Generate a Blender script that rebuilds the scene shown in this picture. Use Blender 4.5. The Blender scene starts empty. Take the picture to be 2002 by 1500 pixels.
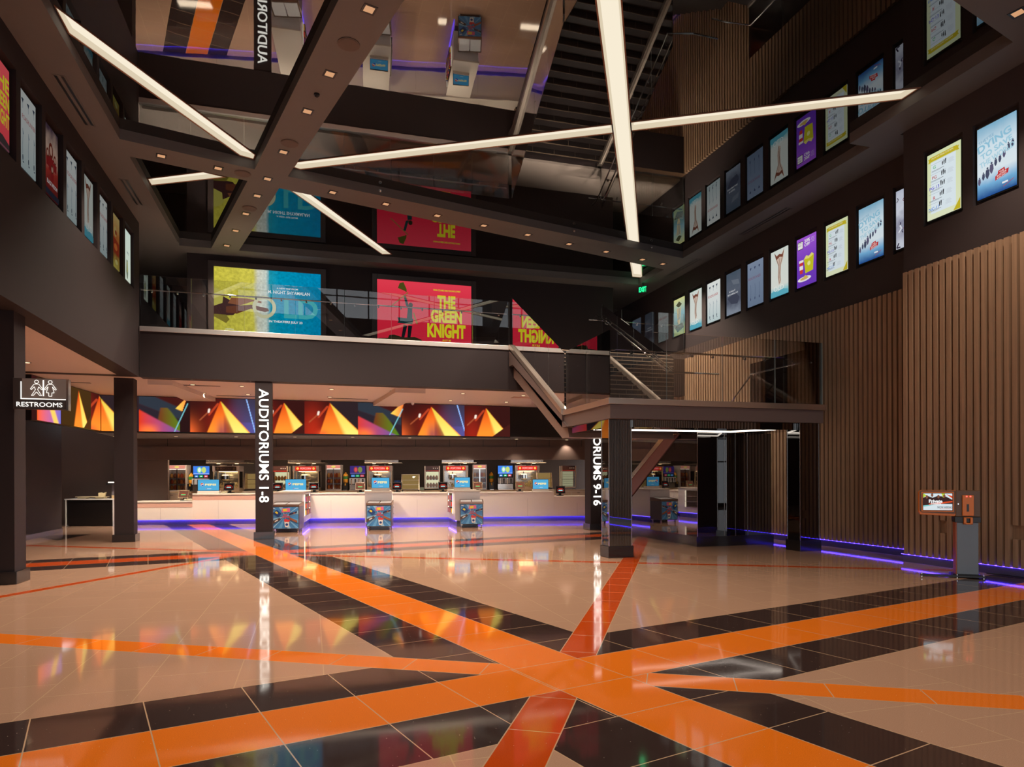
import bpy, bmesh, math, random
from mathutils import Vector, Matrix
random.seed(7)
PI = math.pi
C = bpy.context.scene.collection
sc = bpy.context.scene

# ------------------------------------------------------------------ camera
F = 1330.0; HX = 1001.0; HY = 935.0; ROLL = .0035; EYE = 1.65
TH = math.atan(393 / 1330)
cam = bpy.data.objects.new('camera', bpy.data.cameras.new('camera'))
C.objects.link(cam)
cam.data.sensor_width = 36.0
cam.data.lens = F * 36 / 2002
cam.data.shift_y = (HY - 750) / 2002
cam.data.clip_end = 200
cam.matrix_world = Matrix.Translation((0, 0, EYE)) @ Matrix.Rotation(-TH, 4, 'Z') @ Matrix.Rotation(PI / 2, 4, 'X') @ Matrix.Rotation(-ROLL, 4, 'Z')
sc.camera = cam

# ------------------------------------------------------------------ world and exposure
sc.view_settings.view_transform = 'Standard'
sc.view_settings.look = 'None'
sc.view_settings.exposure = 0.0
sc.view_settings.gamma = 1.0
sc.view_settings.use_curve_mapping = False
w = bpy.data.worlds.new('world'); sc.world = w; w.use_nodes = True
bg = w.node_tree.nodes['Background']
bg.inputs[0].default_value = (.9, .94, 1.0, 1)
bg.inputs[1].default_value = 1.75
sc.cycles.max_bounces = 9
sc.cycles.diffuse_bounces = 4
sc.cycles.glossy_bounces = 6
sc.cycles.transparent_max_bounces = 24
sc.cycles.sample_clamp_indirect = 6
sc.cycles.use_denoising = True

def area(name, loc, rot, sx, sy, power, col, portal=False):
    l = bpy.data.lights.new(name, 'AREA'); l.shape = 'RECTANGLE'; l.size = sx; l.size_y = sy
    l.energy = power; l.color = col
    o = bpy.data.objects.new(name, l); o.location = loc; o.rotation_euler = rot; C.objects.link(o)
    if portal: l.cycles.is_portal = True
    return o
# daylight enters through the entrance glazing behind the camera (portal only guides the sampling of the sky)
area('daylight_portal', (3.7, -4.9, 2.7), (PI / 2, 0, 0), 15.5, 4.9, 1, (1, 1, 1), True)

# ------------------------------------------------------------------ material helpers
def srgb(r, g, b):
    f = lambda v: ((v / 255 + .055) / 1.055) ** 2.4 if v > 10 else v / 255 / 12.92
    return (f(r), f(g), f(b))
_m = {}
def new(name):
    m = bpy.data.materials.new(name); m.use_nodes = True
    return m, m.node_tree, m.node_tree.nodes['Principled BSDF']
def mat(name, col, rough=.6, metal=0, ior=1.5, bump=0, bscale=40, var=0, spec=None, alpha=None):
    if name in _m: return _m[name]
    m, t, p = new(name)
    p.inputs['Base Color'].default_value = (*col, 1)
    p.inputs['Roughness'].default_value = rough
    p.inputs['Metallic'].default_value = metal
    p.inputs['IOR'].default_value = ior
    if spec is not None: p.inputs['Specular IOR Level'].default_value = spec
    if bump or var:
        n = t.nodes.new('ShaderNodeTexNoise'); n.inputs['Scale'].default_value = bscale; n.inputs['Detail'].default_value = 3
        tc = t.nodes.new('ShaderNodeTexCoord'); t.links.new(tc.outputs['Object'], n.inputs['Vector'])
        if bump:
            b = t.nodes.new('ShaderNodeBump'); b.inputs['Strength'].default_value = bump; b.inputs['Distance'].default_value = .02
            t.links.new(n.outputs['Fac'], b.inputs['Height']); t.links.new(b.outputs['Normal'], p.inputs['Normal'])
        if var:
            mx = t.nodes.new('ShaderNodeMix'); mx.data_type = 'RGBA'
            mx.inputs[6].default_value = (*[c * (1 - var) for c in col], 1); mx.inputs[7].default_value = (*[min(1, c * (1 + var)) for c in col], 1)
            t.links.new(n.outputs['Fac'], mx.inputs[0]); t.links.new(mx.outputs[2], p.inputs['Base Color'])
    _m[name] = m
    return m
def emis(r, g, b, s=1.0):
    """screen / lamp colour given as the sRGB value it shows, times a strength"""
    k = ('e', r, g, b, s)
    if k in _m: return _m[k]
    m = bpy.data.materials.new('glow'); m.use_nodes = True; t = m.node_tree; t.nodes.clear()
    e = t.nodes.new('ShaderNodeEmission'); o = t.nodes.new('ShaderNodeOutputMaterial')
    e.inputs[0].default_value = (*srgb(r, g, b), 1); e.inputs[1].default_value = s
    t.links.new(e.outputs[0], o.inputs[0]); _m[k] = m
    return m
def vcol_emis(name, s=1.0):
    m = bpy.data.materials.new(name); m.use_nodes = True; t = m.node_tree; t.nodes.clear()
    e = t.nodes.new('ShaderNodeEmission'); o = t.nodes.new('ShaderNodeOutputMaterial')
    a = t.nodes.new('ShaderNodeVertexColor'); a.layer_name = 'Col'
    t.links.new(a.outputs['Color'], e.inputs[0]); e.inputs[1].default_value = s
    t.links.new(e.outputs[0], o.inputs[0])
    return m
def glass_mat(name, tint, f=1.5, mult=1.0):
    m = bpy.data.materials.new(name); m.use_nodes = True; t = m.node_tree; t.nodes.clear()
    tr = t.nodes.new('ShaderNodeBsdfTransparent'); tr.inputs[0].default_value = (*tint, 1)
    gl = t.nodes.new('ShaderNodeBsdfGlossy'); gl.inputs['Roughness'].default_value = 0.0
    fr = t.nodes.new('ShaderNodeFresnel'); fr.inputs[0].default_value = f
    mu = t.nodes.new('ShaderNodeMath'); mu.operation = 'MULTIPLY'; mu.inputs[1].default_value = mult; mu.use_clamp = True
    mx = t.nodes.new('ShaderNodeMixShader'); o = t.nodes.new('ShaderNodeOutputMaterial')
    t.links.new(fr.outputs[0], mu.inputs[0]); t.links.new(mu.outputs[0], mx.inputs[0])
    t.links.new(tr.outputs[0], mx.inputs[1]); t.links.new(gl.outputs[0], mx.inputs[2]); t.links.new(mx.outputs[0], o.inputs[0])
    return m

WALL = mat('wall_paint', srgb(45, 37, 38), .6, bump=.05, bscale=60, var=.03, spec=.22)
SOFF = mat('soffit_paint', srgb(96, 92, 90), .6, var=.03, bscale=6)
KWALL = mat('kitchen_wall', srgb(92, 74, 66), .5, var=.05, bscale=3)
DARK = mat('dark_plastic', srgb(30, 27, 28), .4)
BLACK = mat('black_paint', srgb(22, 19, 20), .35)
COPS = mat('warm_brushed_steel', (.66, .56, .48), .3, .9)
MEZC = mat('soffit_paint_bounce_lit', srgb(206, 190, 180), .6, var=.03, bscale=6)  # soffit colour lightened to hold the light bounced up from the floor
KICK = mat('kick_tile_lit', srgb(96, 90, 100), .25, ior=1.6, var=.2, bscale=60)  # black tile made paler, strong strip light put into its colour
EDGE = mat('edge_steel', (.86, .8, .74), .38, .85)
STEEL = mat('brushed_steel', (.66, .62, .58), .24, 1, bump=.03, bscale=200)
CHROME = mat('polished_steel', (.75, .74, .72), .12, 1)
TILEK = mat('black_base_tile', srgb(38, 34, 36), .12, ior=1.6, var=.2, bscale=90)
LAM = mat('cream_laminate', srgb(232, 218, 204), .28, ior=1.5)
LAMB = mat('pink_band_laminate', srgb(205, 160, 142), .3)
WHITE = mat('white_enamel', srgb(232, 230, 228), .3)
MIRROR = mat('black_mirror_glass', (.006, .004, .004), .012, ior=2.5, bump=.012, bscale=1.2)
CEILM = mat('stretch_ceiling_mirror', (.005, .004, .003), .012, ior=2.15, bump=.03, bscale=.9)
WALLR = mat('wall_paint_lit', srgb(68, 59, 59), .6, bump=.05, bscale=60, var=.03, spec=.22)  # same wall paint lightened, stronger light on the right walls is in the colour
GLASS = glass_mat('clear_glass', (.975, .985, .98), 1.5, 2.8)
GEDGE = mat('glass_edge', (.8, .95, .92), .1, .6)
CASEG = glass_mat('case_glass', (.97, .97, .97), 1.35, 1)
BAR = None

# ------------------------------------------------------------------ mesh builder
def text_data(s, bold=0.0, res=3, shear=0):
    cu = bpy.data.curves.new('t', 'FONT'); cu.body = s; cu.size = 1; cu.resolution_u = res; cu.offset = bold; cu.shear = shear
    o = bpy.data.objects.new('t', cu); me = bpy.data.meshes.new_from_object(o)
    vs = [v.co.copy() for v in me.vertices]; fs = [list(p.vertices) for p in me.polygons]
    bpy.data.objects.remove(o); bpy.data.curves.remove(cu); bpy.data.meshes.remove(me)
    return vs, fs

class MB:
    def __init__(s): s.v = []; s.f = []; s.c = {}; s.M = Matrix.Identity(4); s.lay = 0.0
    def add(s, vs, fs, mi=0, cols=None):
        b = len(s.v); s.v += [s.M @ Vector(v) for v in vs]
        for f in fs: s.f.append(([b + i for i in f], mi))
        if cols:
            for i, c in enumerate(cols): s.c[b + i] = c
        return s
    def box(s, x0, x1, y0, y1, z0, z1, mi=0):
        if x0 > x1: x0, x1 = x1, x0
        if y0 > y1: y0, y1 = y1, y0
        if z0 > z1: z0, z1 = z1, z0
        return s.add([(x0, y0, z0), (x1, y0, z0), (x1, y1, z0), (x0, y1, z0), (x0, y0, z1), (x1, y0, z1), (x1, y1, z1), (x0, y1, z1)],
                     [(0, 3, 2, 1), (4, 5, 6, 7), (0, 1, 5, 4), (1, 2, 6, 5), (2, 3, 7, 6), (3, 0, 4, 7)], mi)
    def prism(s, poly, z0, z1, mi=0, caps=True):
        a = sum(poly[i][0] * poly[(i + 1) % len(poly)][1] - poly[(i + 1) % len(poly)][0] * poly[i][1] for i in range(len(poly)))
        if a < 0: poly = poly[::-1]
        n = len(poly); vs = [(x, y, z0) for x, y in poly] + [(x, y, z1) for x, y in poly]
        fs = [(i, (i + 1) % n, n + (i + 1) % n, n + i) for i in range(n)]
        if caps: fs += [tuple(range(n))[::-1], tuple(range(n, 2 * n))]
        return s.add(vs, fs, mi)
    def prism_x(s, poly, x0, x1, mi=0):
        """poly in (y,z), extruded along x"""
        n = len(poly); vs = [(x0, y, z) for y, z in poly] + [(x1, y, z) for y, z in poly]
        return s.add(vs, [tuple(range(n)), tuple(range(n, 2 * n))[::-1]] + [((i + 1) % n, i, n + i, n + (i + 1) % n) for i in range(n)], mi)
    def prism_y(s, poly, y0, y1, mi=0):
        """poly in (x,z), extruded along y"""
        n = len(poly); vs = [(x, y0, z) for x, z in poly] + [(x, y1, z) for x, z in poly]
        return s.add(vs, [tuple(range(n)), tuple(range(n, 2 * n))[::-1]] + [((i + 1) % n, i, n + i, n + (i + 1) % n) for i in range(n)], mi)
    def cyl(s, c, r, h, mi=0, n=16, axis='z', r2=None):
        r2 = r if r2 is None else r2; vs = []
        for k, (rr, t) in enumerate(((r, 0), (r2, h))):
            for i in range(n):
                a = 2 * PI * i / n; p = (rr * math.cos(a), rr * math.sin(a), t)
                if axis == 'y': p = (p[0], p[2], p[1])
                if axis == 'x': p = (p[2], p[0], p[1])
                vs.append((c[0] + p[0], c[1] + p[1], c[2] + p[2]))
        return s.add(vs, [(i, (i + 1) % n, n + (i + 1) % n, n + i) for i in range(n)] + [tuple(range(n))[::-1], tuple(range(n, 2 * n))], mi)
    def tube(s, pts, r, mi=0, n=8):
        pts = [Vector(p) for p in pts]; rings = []
        for i, p in enumerate(pts):
            d = ((pts[i + 1] - p).normalized() if i < len(pts) - 1 else Vector()) + ((p - pts[i - 1]).normalized() if i else Vector())
            d.normalize(); up = Vector((0, 0, 1)) if abs(d.z) < .9 else Vector((1, 0, 0))
            a = d.cross(up).normalized(); b = d.cross(a)
            k = 1.0
            if 0 < i < len(pts) - 1:
                cs = (pts[i + 1] - p).normalized().dot((p - pts[i - 1]).normalized()); k = 1 / max(.5, math.sqrt((1 + cs) / 2))
            rings.append([p + (a * math.cos(2 * PI * j / n) + b * math.sin(2 * PI * j / n)) * r * (k if len(pts) > 2 else 1) for j in range(n)])
        vs = [q for rg in rings for q in rg]; fs = []
        for i in range(len(pts) - 1):
            for j in range(n): fs.append((i * n + j, i * n + (j + 1) % n, (i + 1) * n + (j + 1) % n, (i + 1) * n + j))
        fs += [tuple(range(n))[::-1], tuple(range((len(pts) - 1) * n, len(pts) * n))]
        return s.add(vs, fs, mi)
    def lathe(s, prof, c=(0, 0, 0), mi=0, n=16):
        vs = [(c[0] + r * math.cos(2 * PI * i / n), c[1] + r * math.sin(2 * PI * i / n), c[2] + z) for r, z in prof for i in range(n)]; fs = []
        for k in range(len(prof) - 1):
            for i in range(n): fs.append((k * n + i, k * n + (i + 1) % n, (k + 1) * n + (i + 1) % n, (k + 1) * n + i))
        fs += [tuple(range(n))[::-1], tuple(range((len(prof) - 1) * n, len(prof) * n))]
        return s.add(vs, fs, mi)
    def ball(s, c, rx, ry=None, rz=None, mi=0, n=10, m=6):
        ry = ry or rx; rz = rz or rx; prof = [(math.sin(PI * k / m), -math.cos(PI * k / m)) for k in range(m + 1)]
        vs = [(c[0] + rx * max(r, .001) * math.cos(2 * PI * i / n), c[1] + ry * max(r, .001) * math.sin(2 * PI * i / n), c[2] + rz * z) for r, z in prof for i in range(n)]
        return s.add(vs, [(k * n + i, k * n + (i + 1) % n, (k + 1) * n + (i + 1) % n, (k + 1) * n + i) for k in range(m) for i in range(n)], mi)
    # flat art on a panel that faces -y: x right, z up; every shape lies a hair in front of the last
    def flat(s, pts, mi=0, y=None, cols=None):
        if y is None: s.lay += .0012; y = -s.lay
        return s.add([(x, y, z) for x, z in pts], [tuple(range(len(pts)))], mi, cols)
    def frect(s, x0, z0, x1, z1, mi=0): return s.flat([(x0, z0), (x1, z0), (x1, z1), (x0, z1)], mi)
    def fell(s, cx, cz, rx, rz, mi=0, n=20, a0=0, a1=2 * PI):
        return s.flat([(cx + rx * math.cos(a0 + (a1 - a0) * i / n), cz + rz * math.sin(a0 + (a1 - a0) * i / n)) for i in range(n + (a1 - a0 < 6))], mi)
    def fring(s, cx, cz, r, t, mi=0, n=24):
        s.lay += .0012
        vs = [(cx + q * math.cos(2 * PI * i / n), -s.lay, cz + q * math.sin(2 * PI * i / n)) for q in (r, r - t) for i in range(n)]
        return s.add(vs, [(i, (i + 1) % n, n + (i + 1) % n, n + i) for i in range(n)], mi)
    def fline(s, pts, t, mi=0):
        s.lay += .0012
        for (a, b), (c, d) in zip(pts[:-1], pts[1:]):
            l = math.hypot(c - a, d - b) or 1; nx, nz = -(d - b) / l * t / 2, (c - a) / l * t / 2
            s.add([(a - nx, -s.lay, b - nz), (c - nx, -s.lay, d - nz), (c + nx, -s.lay, d + nz), (a + nx, -s.lay, b + nz)], [(0, 1, 2, 3)], mi)
        return s
    def text(s, t, cx, cz, w=None, h=None, mi=0, ang=0, bold=0.0, thick=0, shear=0):
        """lettering fitted to width w and/or cap height h, centred on (cx, cz), facing -y"""
        vs, fs = text_data(t, bold, 3, shear)
        x0 = min(v.x for v in vs); x1 = max(v.x for v in vs); z0 = min(v.y for v in vs); z1 = max(v.y for v in vs)
        kx = w / (x1 - x0) if w else None; kz = h / (z1 - z0) if h else None
        kx = kx or kz; kz = kz or kx; s.lay += .0012; ca, sa = math.cos(ang), math.sin(ang); out = []
        for v in vs:
            a = (v.x - (x0 + x1) / 2) * kx; b = (v.y - (z0 + z1) / 2) * kz
            out.append((cx + a * ca - b * sa, -s.lay - thick, cz + a * sa + b * ca))
        s.add(out, fs, mi)
        if thick:
            ed = {}
            for f in fs:
                for i in range(len(f)):
                    k = (f[i], f[(i + 1) % len(f)]); ed[k] = ed.get(k, 0) + 1
            bd = [k for k in ed if (k[1], k[0]) not in ed]; n = len(out)
            s.add(out + [(p[0], -s.lay + .0005, p[2]) for p in out], [(a, b, n + b, n + a) for a, b in bd], mi)
        return s
    def build(s, name, mats, parent=None, bevel=0, smooth=False):
        me = bpy.data.meshes.new(name); me.from_pydata(s.v, [], [f for f, _ in s.f])
        mats = mats if isinstance(mats, (list, tuple)) else [mats]
        for m in mats: me.materials.append(m)
        for p, (_, mi) in zip(me.polygons, s.f): p.material_index = mi; p.use_smooth = smooth
        if s.c:
            a = me.color_attributes.new('Col', 'FLOAT_COLOR', 'POINT')
            for i in range(len(me.vertices)): a.data[i].color = (*s.c.get(i, (0, 0, 0)), 1)
        me.update()
        o = bpy.data.objects.new(name, me); C.objects.link(o)
        if parent: o.parent = parent
        if bevel:
            b = o.modifiers.new('bevel', 'BEVEL'); b.width = bevel; b.segments = 2; b.limit_method = 'ANGLE'
        return o

def tag(o, label=None, cat=None, group=None, kind=None):
    if label: o['label'] = label
    if cat: o['category'] = cat
    if group: o['group'] = group
    if kind: o['kind'] = kind
    return o
def thing(name, label, cat, loc=(0, 0, 0), rz=0, group=None):
    o = bpy.data.objects.new(name, None); o.empty_display_size = .1; C.objects.link(o)
    o.location = loc; o.rotation_euler = (0, 0, rz)
    return tag(o, label, cat, group)
def struct(name, mb, m): return tag(mb.build(name, m), kind='structure')
def dup(root, loc, rz=None, label=None, group=None):
    r = root.copy(); C.objects.link(r); r.location = loc
    if rz is not None: r.rotation_euler = (0, 0, rz)
    if label: r['label'] = label
    if group: r['group'] = group
    for ch in [o for o in bpy.data.objects if o.parent == root]:
        c = ch.copy(); C.objects.link(c); c.parent = r
        for g in [o for o in bpy.data.objects if o.parent == ch]:
            d = g.copy(); C.objects.link(d); d.parent = c
    return r
ORD = ['first', 'second', 'third', 'fourth', 'fifth', 'sixth', 'seventh', 'eighth', 'ninth', 'tenth', 'eleventh', 'twelfth']

# surveyed sight lines: where a line of sight meets a plane of the room
ct, st = math.cos(TH), math.sin(TH)
def ray(px, py):
    dx, dy = px - HX, py - HY; u = (dx - ROLL * dy) / F; v = (dy + ROLL * dx) / F
    return (u * ct + st, -u * st + ct, -v)
def on_z(px, py, h):
    r = ray(px, py); t = (h - EYE) / r[2]; return (r[0] * t, r[1] * t)
def on_y(px, py, y):
    r = ray(px, py); t = y / r[1]; return (r[0] * t, EYE + r[2] * t)

Z1 = 4.33     # underside of the mezzanine
Z2 = 5.60     # mezzanine floor
ZS = 8.37     # underside of beams and soffits
ZC = 8.58     # mirror ceiling

# ------------------------------------------------------------------ floor material
class X:
    t = None
    def __init__(s, v): s.v = v
    def op(s, o, b=None, rev=False):
        n = X.t.nodes.new('ShaderNodeMath'); n.operation = o
        args = (s, b) if not rev else (b, s)
        for i, a in enumerate(args):
            if a is None: continue
            a = a.v if isinstance(a, X) else a
            if isinstance(a, (int, float)): n.inputs[i].default_value = a
            else: X.t.links.new(a, n.inputs[i])
        return X(n.outputs[0])
    def __add__(s, b): return s.op('ADD', b)
    def __sub__(s, b): return s.op('SUBTRACT', b)
    def __mul__(s, b): return s.op('MULTIPLY', b)
    def gt(s, b): return s.op('GREATER_THAN', b)
    def lt(s, b): return s.op('LESS_THAN', b)
    def mx(s, b): return s.op('MAXIMUM', b)
    def abs(s): return s.op('ABSOLUTE')
    def fract(s): return s.op('FRACT')
    def floor(s): return s.op('FLOOR')

def floor_material():
    m, t, p = new('polished_floor_tile'); X.t = t
    tc = t.nodes.new('ShaderNodeNewGeometry'); sp = t.nodes.new('ShaderNodeSeparateXYZ')
    t.links.new(tc.outputs['Position'], sp.inputs[0]); x, y = X(sp.outputs[0]), X(sp.outputs[1])
    GR = srgb(205, 170, 135)
    beige, blk, org, org2 = srgb(190, 150, 124), srgb(60, 45, 42), srgb(243, 124, 30), srgb(200, 76, 20)
    def mix(fac, a, b):
        n = t.nodes.new('ShaderNodeMix'); n.data_type = 'RGBA'; n.clamp_factor = True
        t.links.new(fac.v, n.inputs[0])
        for i, c in ((6, a), (7, b)):
            if isinstance(c, tuple): n.inputs[i].default_value = (*c, 1)
            else: t.links.new(c, n.inputs[i])
        return n.outputs[2]
    def nt(ang):
        a = math.radians(ang); return x * (-math.sin(a)) + y * math.cos(a), x * math.cos(a) + y * math.sin(a)
    def gline(v, off, s, wd):   # grout lines every s
        return ((v - off) * (1 / s)).fract().mx(0).op('SUBTRACT', .5).abs().gt(.5 - wd / s / 2)
    g = .0085
    # room-aligned field tile, staggered every other column
    col = ((x - 4.91) * (1 / .6875)).floor()
    par = (col * .5).fract()
    fy = ((y - 3.9) * (1 / .6875) + par).fract().op('SUBTRACT', .5).abs().gt(.5 - g / .6875 / 2)
    fx = gline(x, 4.91, .6875, g)
    noise = t.nodes.new('ShaderNodeTexNoise'); noise.inputs['Scale'].default_value = 160; noise.inputs['Detail'].default_value = 4
    t.links.new(tc.outputs['Position'], noise.inputs['Vector'])
    nf = X(noise.outputs['Fac'])
    base = mix((nf - .5) * 2.2 + .5, tuple(c * .86 for c in beige), tuple(min(1, c * 1.12) for c in beige))
    # faint tone change from tile to tile
    wn = t.nodes.new('ShaderNodeTexWhiteNoise'); wn.noise_dimensions = '2D'; cb = t.nodes.new('ShaderNodeCombineXYZ')
    t.links.new(col.v, cb.inputs[0]); t.links.new(((y - 3.9) * (1 / .6875) + par).floor().v, cb.inputs[1]); t.links.new(cb.outputs[0], wn.inputs[0])
    base = mix(X(wn.outputs[0]) * .16, base, tuple(c * .7 for c in beige))
    base = mix(fx.mx(fy), base, GR)
    def paint(base, mask_outer, mask_inner, colour, grout=None):
        base = mix(mask_outer, base, GR)
        c = mix((nf - .5) * 2.2 + .5, tuple(v * .85 for v in colour), tuple(min(1, v * 1.15) for v in colour))
        if grout is not None: c = mix(grout, c, GR)
        return mix(mask_inner, base, c)
    def band(base, n, lo, hi, colour, grout=None, ext=None):
        def msk(e):
            k = n.gt(lo - e) * n.lt(hi + e)
            return k * ext if ext is not None else k
        return paint(base, msk(g / 2), msk(-g / 2), colour, grout)
    n1, t1 = nt(105.6); n2, t2 = nt(14.1); n3, t3 = nt(150.35); n4, t4 = nt(59.9); n5, t5 = nt(151.0); n6, t6 = nt(60.0); n7, t7 = nt(11.7); n8, t8 = nt(148.0)
    gM1 = gline(n2, 3.68, .685, g); gM2 = gline(n1, -2.41, .685, g)
    gN = lambda tt: gline(tt, .2, .69, g)
    hub2L = x.lt(-.9)
    # black bands first
    base = band(base, n7, 14.95, 16.95, blk, gline(t7, 0, .69, g))
    base = band(base, n1, -4.42, -2.40, blk, gM1)
    base = band(base, n2, 3.68, 5.735, blk, gM2)
    # narrow orange bands
    base = band(base, n8, -13.32, -13.1, org2, None, hub2L)
    base = band(base, n5, -13.47, -13.26, org2, gN(t5), x.gt(-.9))
    base = band(base, n6, 9.18, 9.37, org2, gN(t6), x.lt(-.9))
    base = band(base, n3, -5.86, -5.50, org, gN(t3))
    base = band(base, n4, .735, 1.085, org2, gN(t4))
    base = band(base, n7, 15.65, 16.36, org2, gline(t7, 0, .69, g))
    base = band(base, n2, 4.36, 5.05, org, gM2)
    base = band(base, n1, -3.80, -3.12, org, gM1)
    # black field corners at the far left
    tri = x.lt(-3.83) * n6.gt(9.37) * y.gt(9.4) * y.lt(11.0)
    base = mix(tri, base, blk)
    tri2 = (x * 1.0 + y * -.11).lt(-8.93) * (x * .86 + y * .5).gt(4.9) * y.gt(21) * y.lt(23.3)
    base = mix(tri2, base, blk)
    # mirror flecks in the quartz
    vo = t.nodes.new('ShaderNodeTexVoronoi'); vo.inputs['Scale'].default_value = 24
    t.links.new(tc.outputs['Position'], vo.inputs['Vector'])
    sc_ = t.nodes.new('ShaderNodeSeparateColor'); t.links.new(vo.outputs['Color'], sc_.inputs[0])
    fleck = X(vo.outputs['Distance']).lt(.055) * X(sc_.outputs[0]).gt(.55)
    base = mix(fleck, base, (.8, .76, .66))
    t.links.new(base, p.inputs['Base Color'])
    p.inputs['Roughness'].default_value = .06
    p.inputs['IOR'].default_value = 1.85
    nb = t.nodes.new('ShaderNodeTexNoise'); nb.inputs['Scale'].default_value = 1.3; t.links.new(tc.outputs['Position'], nb.inputs['Vector'])
    b = t.nodes.new('ShaderNodeBump'); b.inputs['Strength'].default_value = .02; b.inputs['Distance'].default_value = .05
    t.links.new(nb.outputs['Fac'], b.inputs['Height']); t.links.new(b.outputs['Normal'], p.inputs['Normal'])
    return m

fl = MB(); fl.box(-13, 13.2, -5.2, 33, -.2, 0)
struct('floor', fl, floor_material())

# ------------------------------------------------------------------ ceiling: black stretch mirror with light troughs
def P(px, py): return on_z(px, py, ZC)
bars = [
    [P(107, 11), P(499, 302), P(496, 311), P(469, 303.6), P(135, 65)],
    [P(581, 316), P(574, 326.5), P(587, 331), P(1763, 194), P(1798, 171)],
    [(3.35, 8.0), (3.76, 7.86), P(1251, 481.5), P(1227, 476.5)],
    [P(288.4, 349), P(296, 362), P(441, 346), P(397, 335.6)],
    [P(568, 372), P(608, 380), P(766, 497), P(747, 497)],
    [P(1231, 512), P(1255, 516), P(1256, 543), P(1236, 541)]]
# the long bar by the camera runs back past the frame
d = Vector(bars[2][3]) - Vector(P(1165, 0)); e = Vector(bars[2][2]) - Vector(P(1215, 0))
bars[2][0] = tuple(Vector(P(1165, 0)) - d * .32); bars[2][1] = tuple(Vector(P(1215, 0)) - e * .32)
def grow(poly, k):
    c = Vector((sum(p[0] for p in poly) / len(poly), sum(p[1] for p in poly) / len(poly))); out = []
    a = sum(poly[i][0] * poly[(i + 1) % len(poly)][1] - poly[(i + 1) % len(poly)][0] * poly[i][1] for i in range(len(poly)))
    sg = 1 if a > 0 else -1; n = len(poly)
    for i in range(n):
        p = Vector(poly[i]); q = Vector(poly[i - 1]); r = Vector(poly[(i + 1) % n])
        d1 = (p - q).normalized(); d2 = (r - p).normalized()
        n1 = Vector((d1.y, -d1.x)) * sg; n2 = Vector((d2.y, -d2.x)) * sg
        m = (n1 + n2); m = m / max(.35, (1 + n1.dot(n2))); out.append(tuple(p + m * k))
    return out
slab = MB(); slab.box(-4.7, 12.3, -5.2, 22.4, ZC, ZC + .3)
cut = MB()
for b in bars: cut.prism(b, ZC - .1, ZC + .12)
so = slab.build('ceiling', CEILM)
dg = None
for b in bars:
    cm = MB(); cm.prism(b, ZC - .1, ZC + .12); co = cm.build('cutter', MIRROR)
    md = so.modifiers.new('cut', 'BOOLEAN'); md.operation = 'DIFFERENCE'; md.solver = 'EXACT'; md.object = co
    dg = bpy.context.evaluated_depsgraph_get(); me = bpy.data.meshes.new_from_object(so.evaluated_get(dg))
    so.modifiers.clear(); so.data = me; bpy.data.objects.remove(co)
tag(so, kind='structure')

DIFF = emis(248, 236, 212, 1.0)
DIFFS = emis(236, 220, 190, .86)
TRIM = mat('copper_trim', srgb(150, 105, 80), .4, .4)
barl = ['linear ceiling light slanting from the left soffit to the beam crossing', 'long linear ceiling light running from the beam crossing to the right soffit',
        'widest linear ceiling light, coming from overhead to the cross beam', 'short linear ceiling light left of the beam crossing, near the left soffit',
        'linear ceiling light beyond the beam crossing, slanting toward the red poster', 'very short linear ceiling light beyond the cross beam, by the exit sign']
def cutline(poly, a, b, side):   # clip a convex polygon by a line, keep one side
    out = []; a = Vector(a); b = Vector(b); dr = b - a
    f = lambda p: side * (dr.x * (p[1] - a.y) - dr.y * (p[0] - a.x))
    for i in range(len(poly)):
        p, q = poly[i], poly[(i + 1) % len(poly)]; fp, fq = f(p), f(q)
        if fp >= 0: out.append(p)
        if fp * fq < 0: k = fp / (fp - fq); out.append((p[0] + (q[0] - p[0]) * k, p[1] + (q[1] - p[1]) * k))
    return out
for i, b in enumerate(bars):
    t_ = thing('linear_ceiling_light', barl[i], 'ceiling light', (sum(p[0] for p in b) / len(b), sum(p[1] for p in b) / len(b), ZC))
    pieces = [b]
    if i == 1:
        pieces = [cutline(b, bars[2][0], bars[2][3], 1), cutline(b, bars[2][1], bars[2][2], -1)]
    o_ = t_.location
    rel = lambda poly: [(p[0] - o_.x, p[1] - o_.y) for p in poly]
    md = MB(); mt = MB()
    for q in pieces:
        q = rel(q); n = len(q); inn = grow(q, -.035)
        a = sum(q[k][0] * q[(k + 1) % n][1] - q[(k + 1) % n][0] * q[k][1] for k in range(n))
        md.add([(x_, y_, .002) for x_, y_ in grow(q, -.012)] + [(x_, y_, .085) for x_, y_ in grow(q, -.05)],
               [(k, (k + 1) % n, n + (k + 1) % n, n + k) for k in range(n)], 1)
        md.add([(x_, y_, .085) for x_, y_ in grow(q, -.05)], [tuple(range(n))], 0)
        ro = grow(q, .012); ri = grow(q, -.012)
        vs = [(x_, y_, -.012) for x_, y_ in ro] + [(x_, y_, -.012) for x_, y_ in ri] + [(x_, y_, 0) for x_, y_ in ro] + [(x_, y_, .004) for x_, y_ in ri]
        fs = []
        for k in range(n):
            k2 = (k + 1) % n; fs += [(k, k2, n + k2, n + k), (k, k2, 2 * n + k2, 2 * n + k), (n + k, n + k2, 3 * n + k2, 3 * n + k)]
        mt.add(vs, fs)
    md.build('diffuser', [DIFF, DIFFS], t_); mt.build('trim_frame', TRIM, t_)

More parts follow.
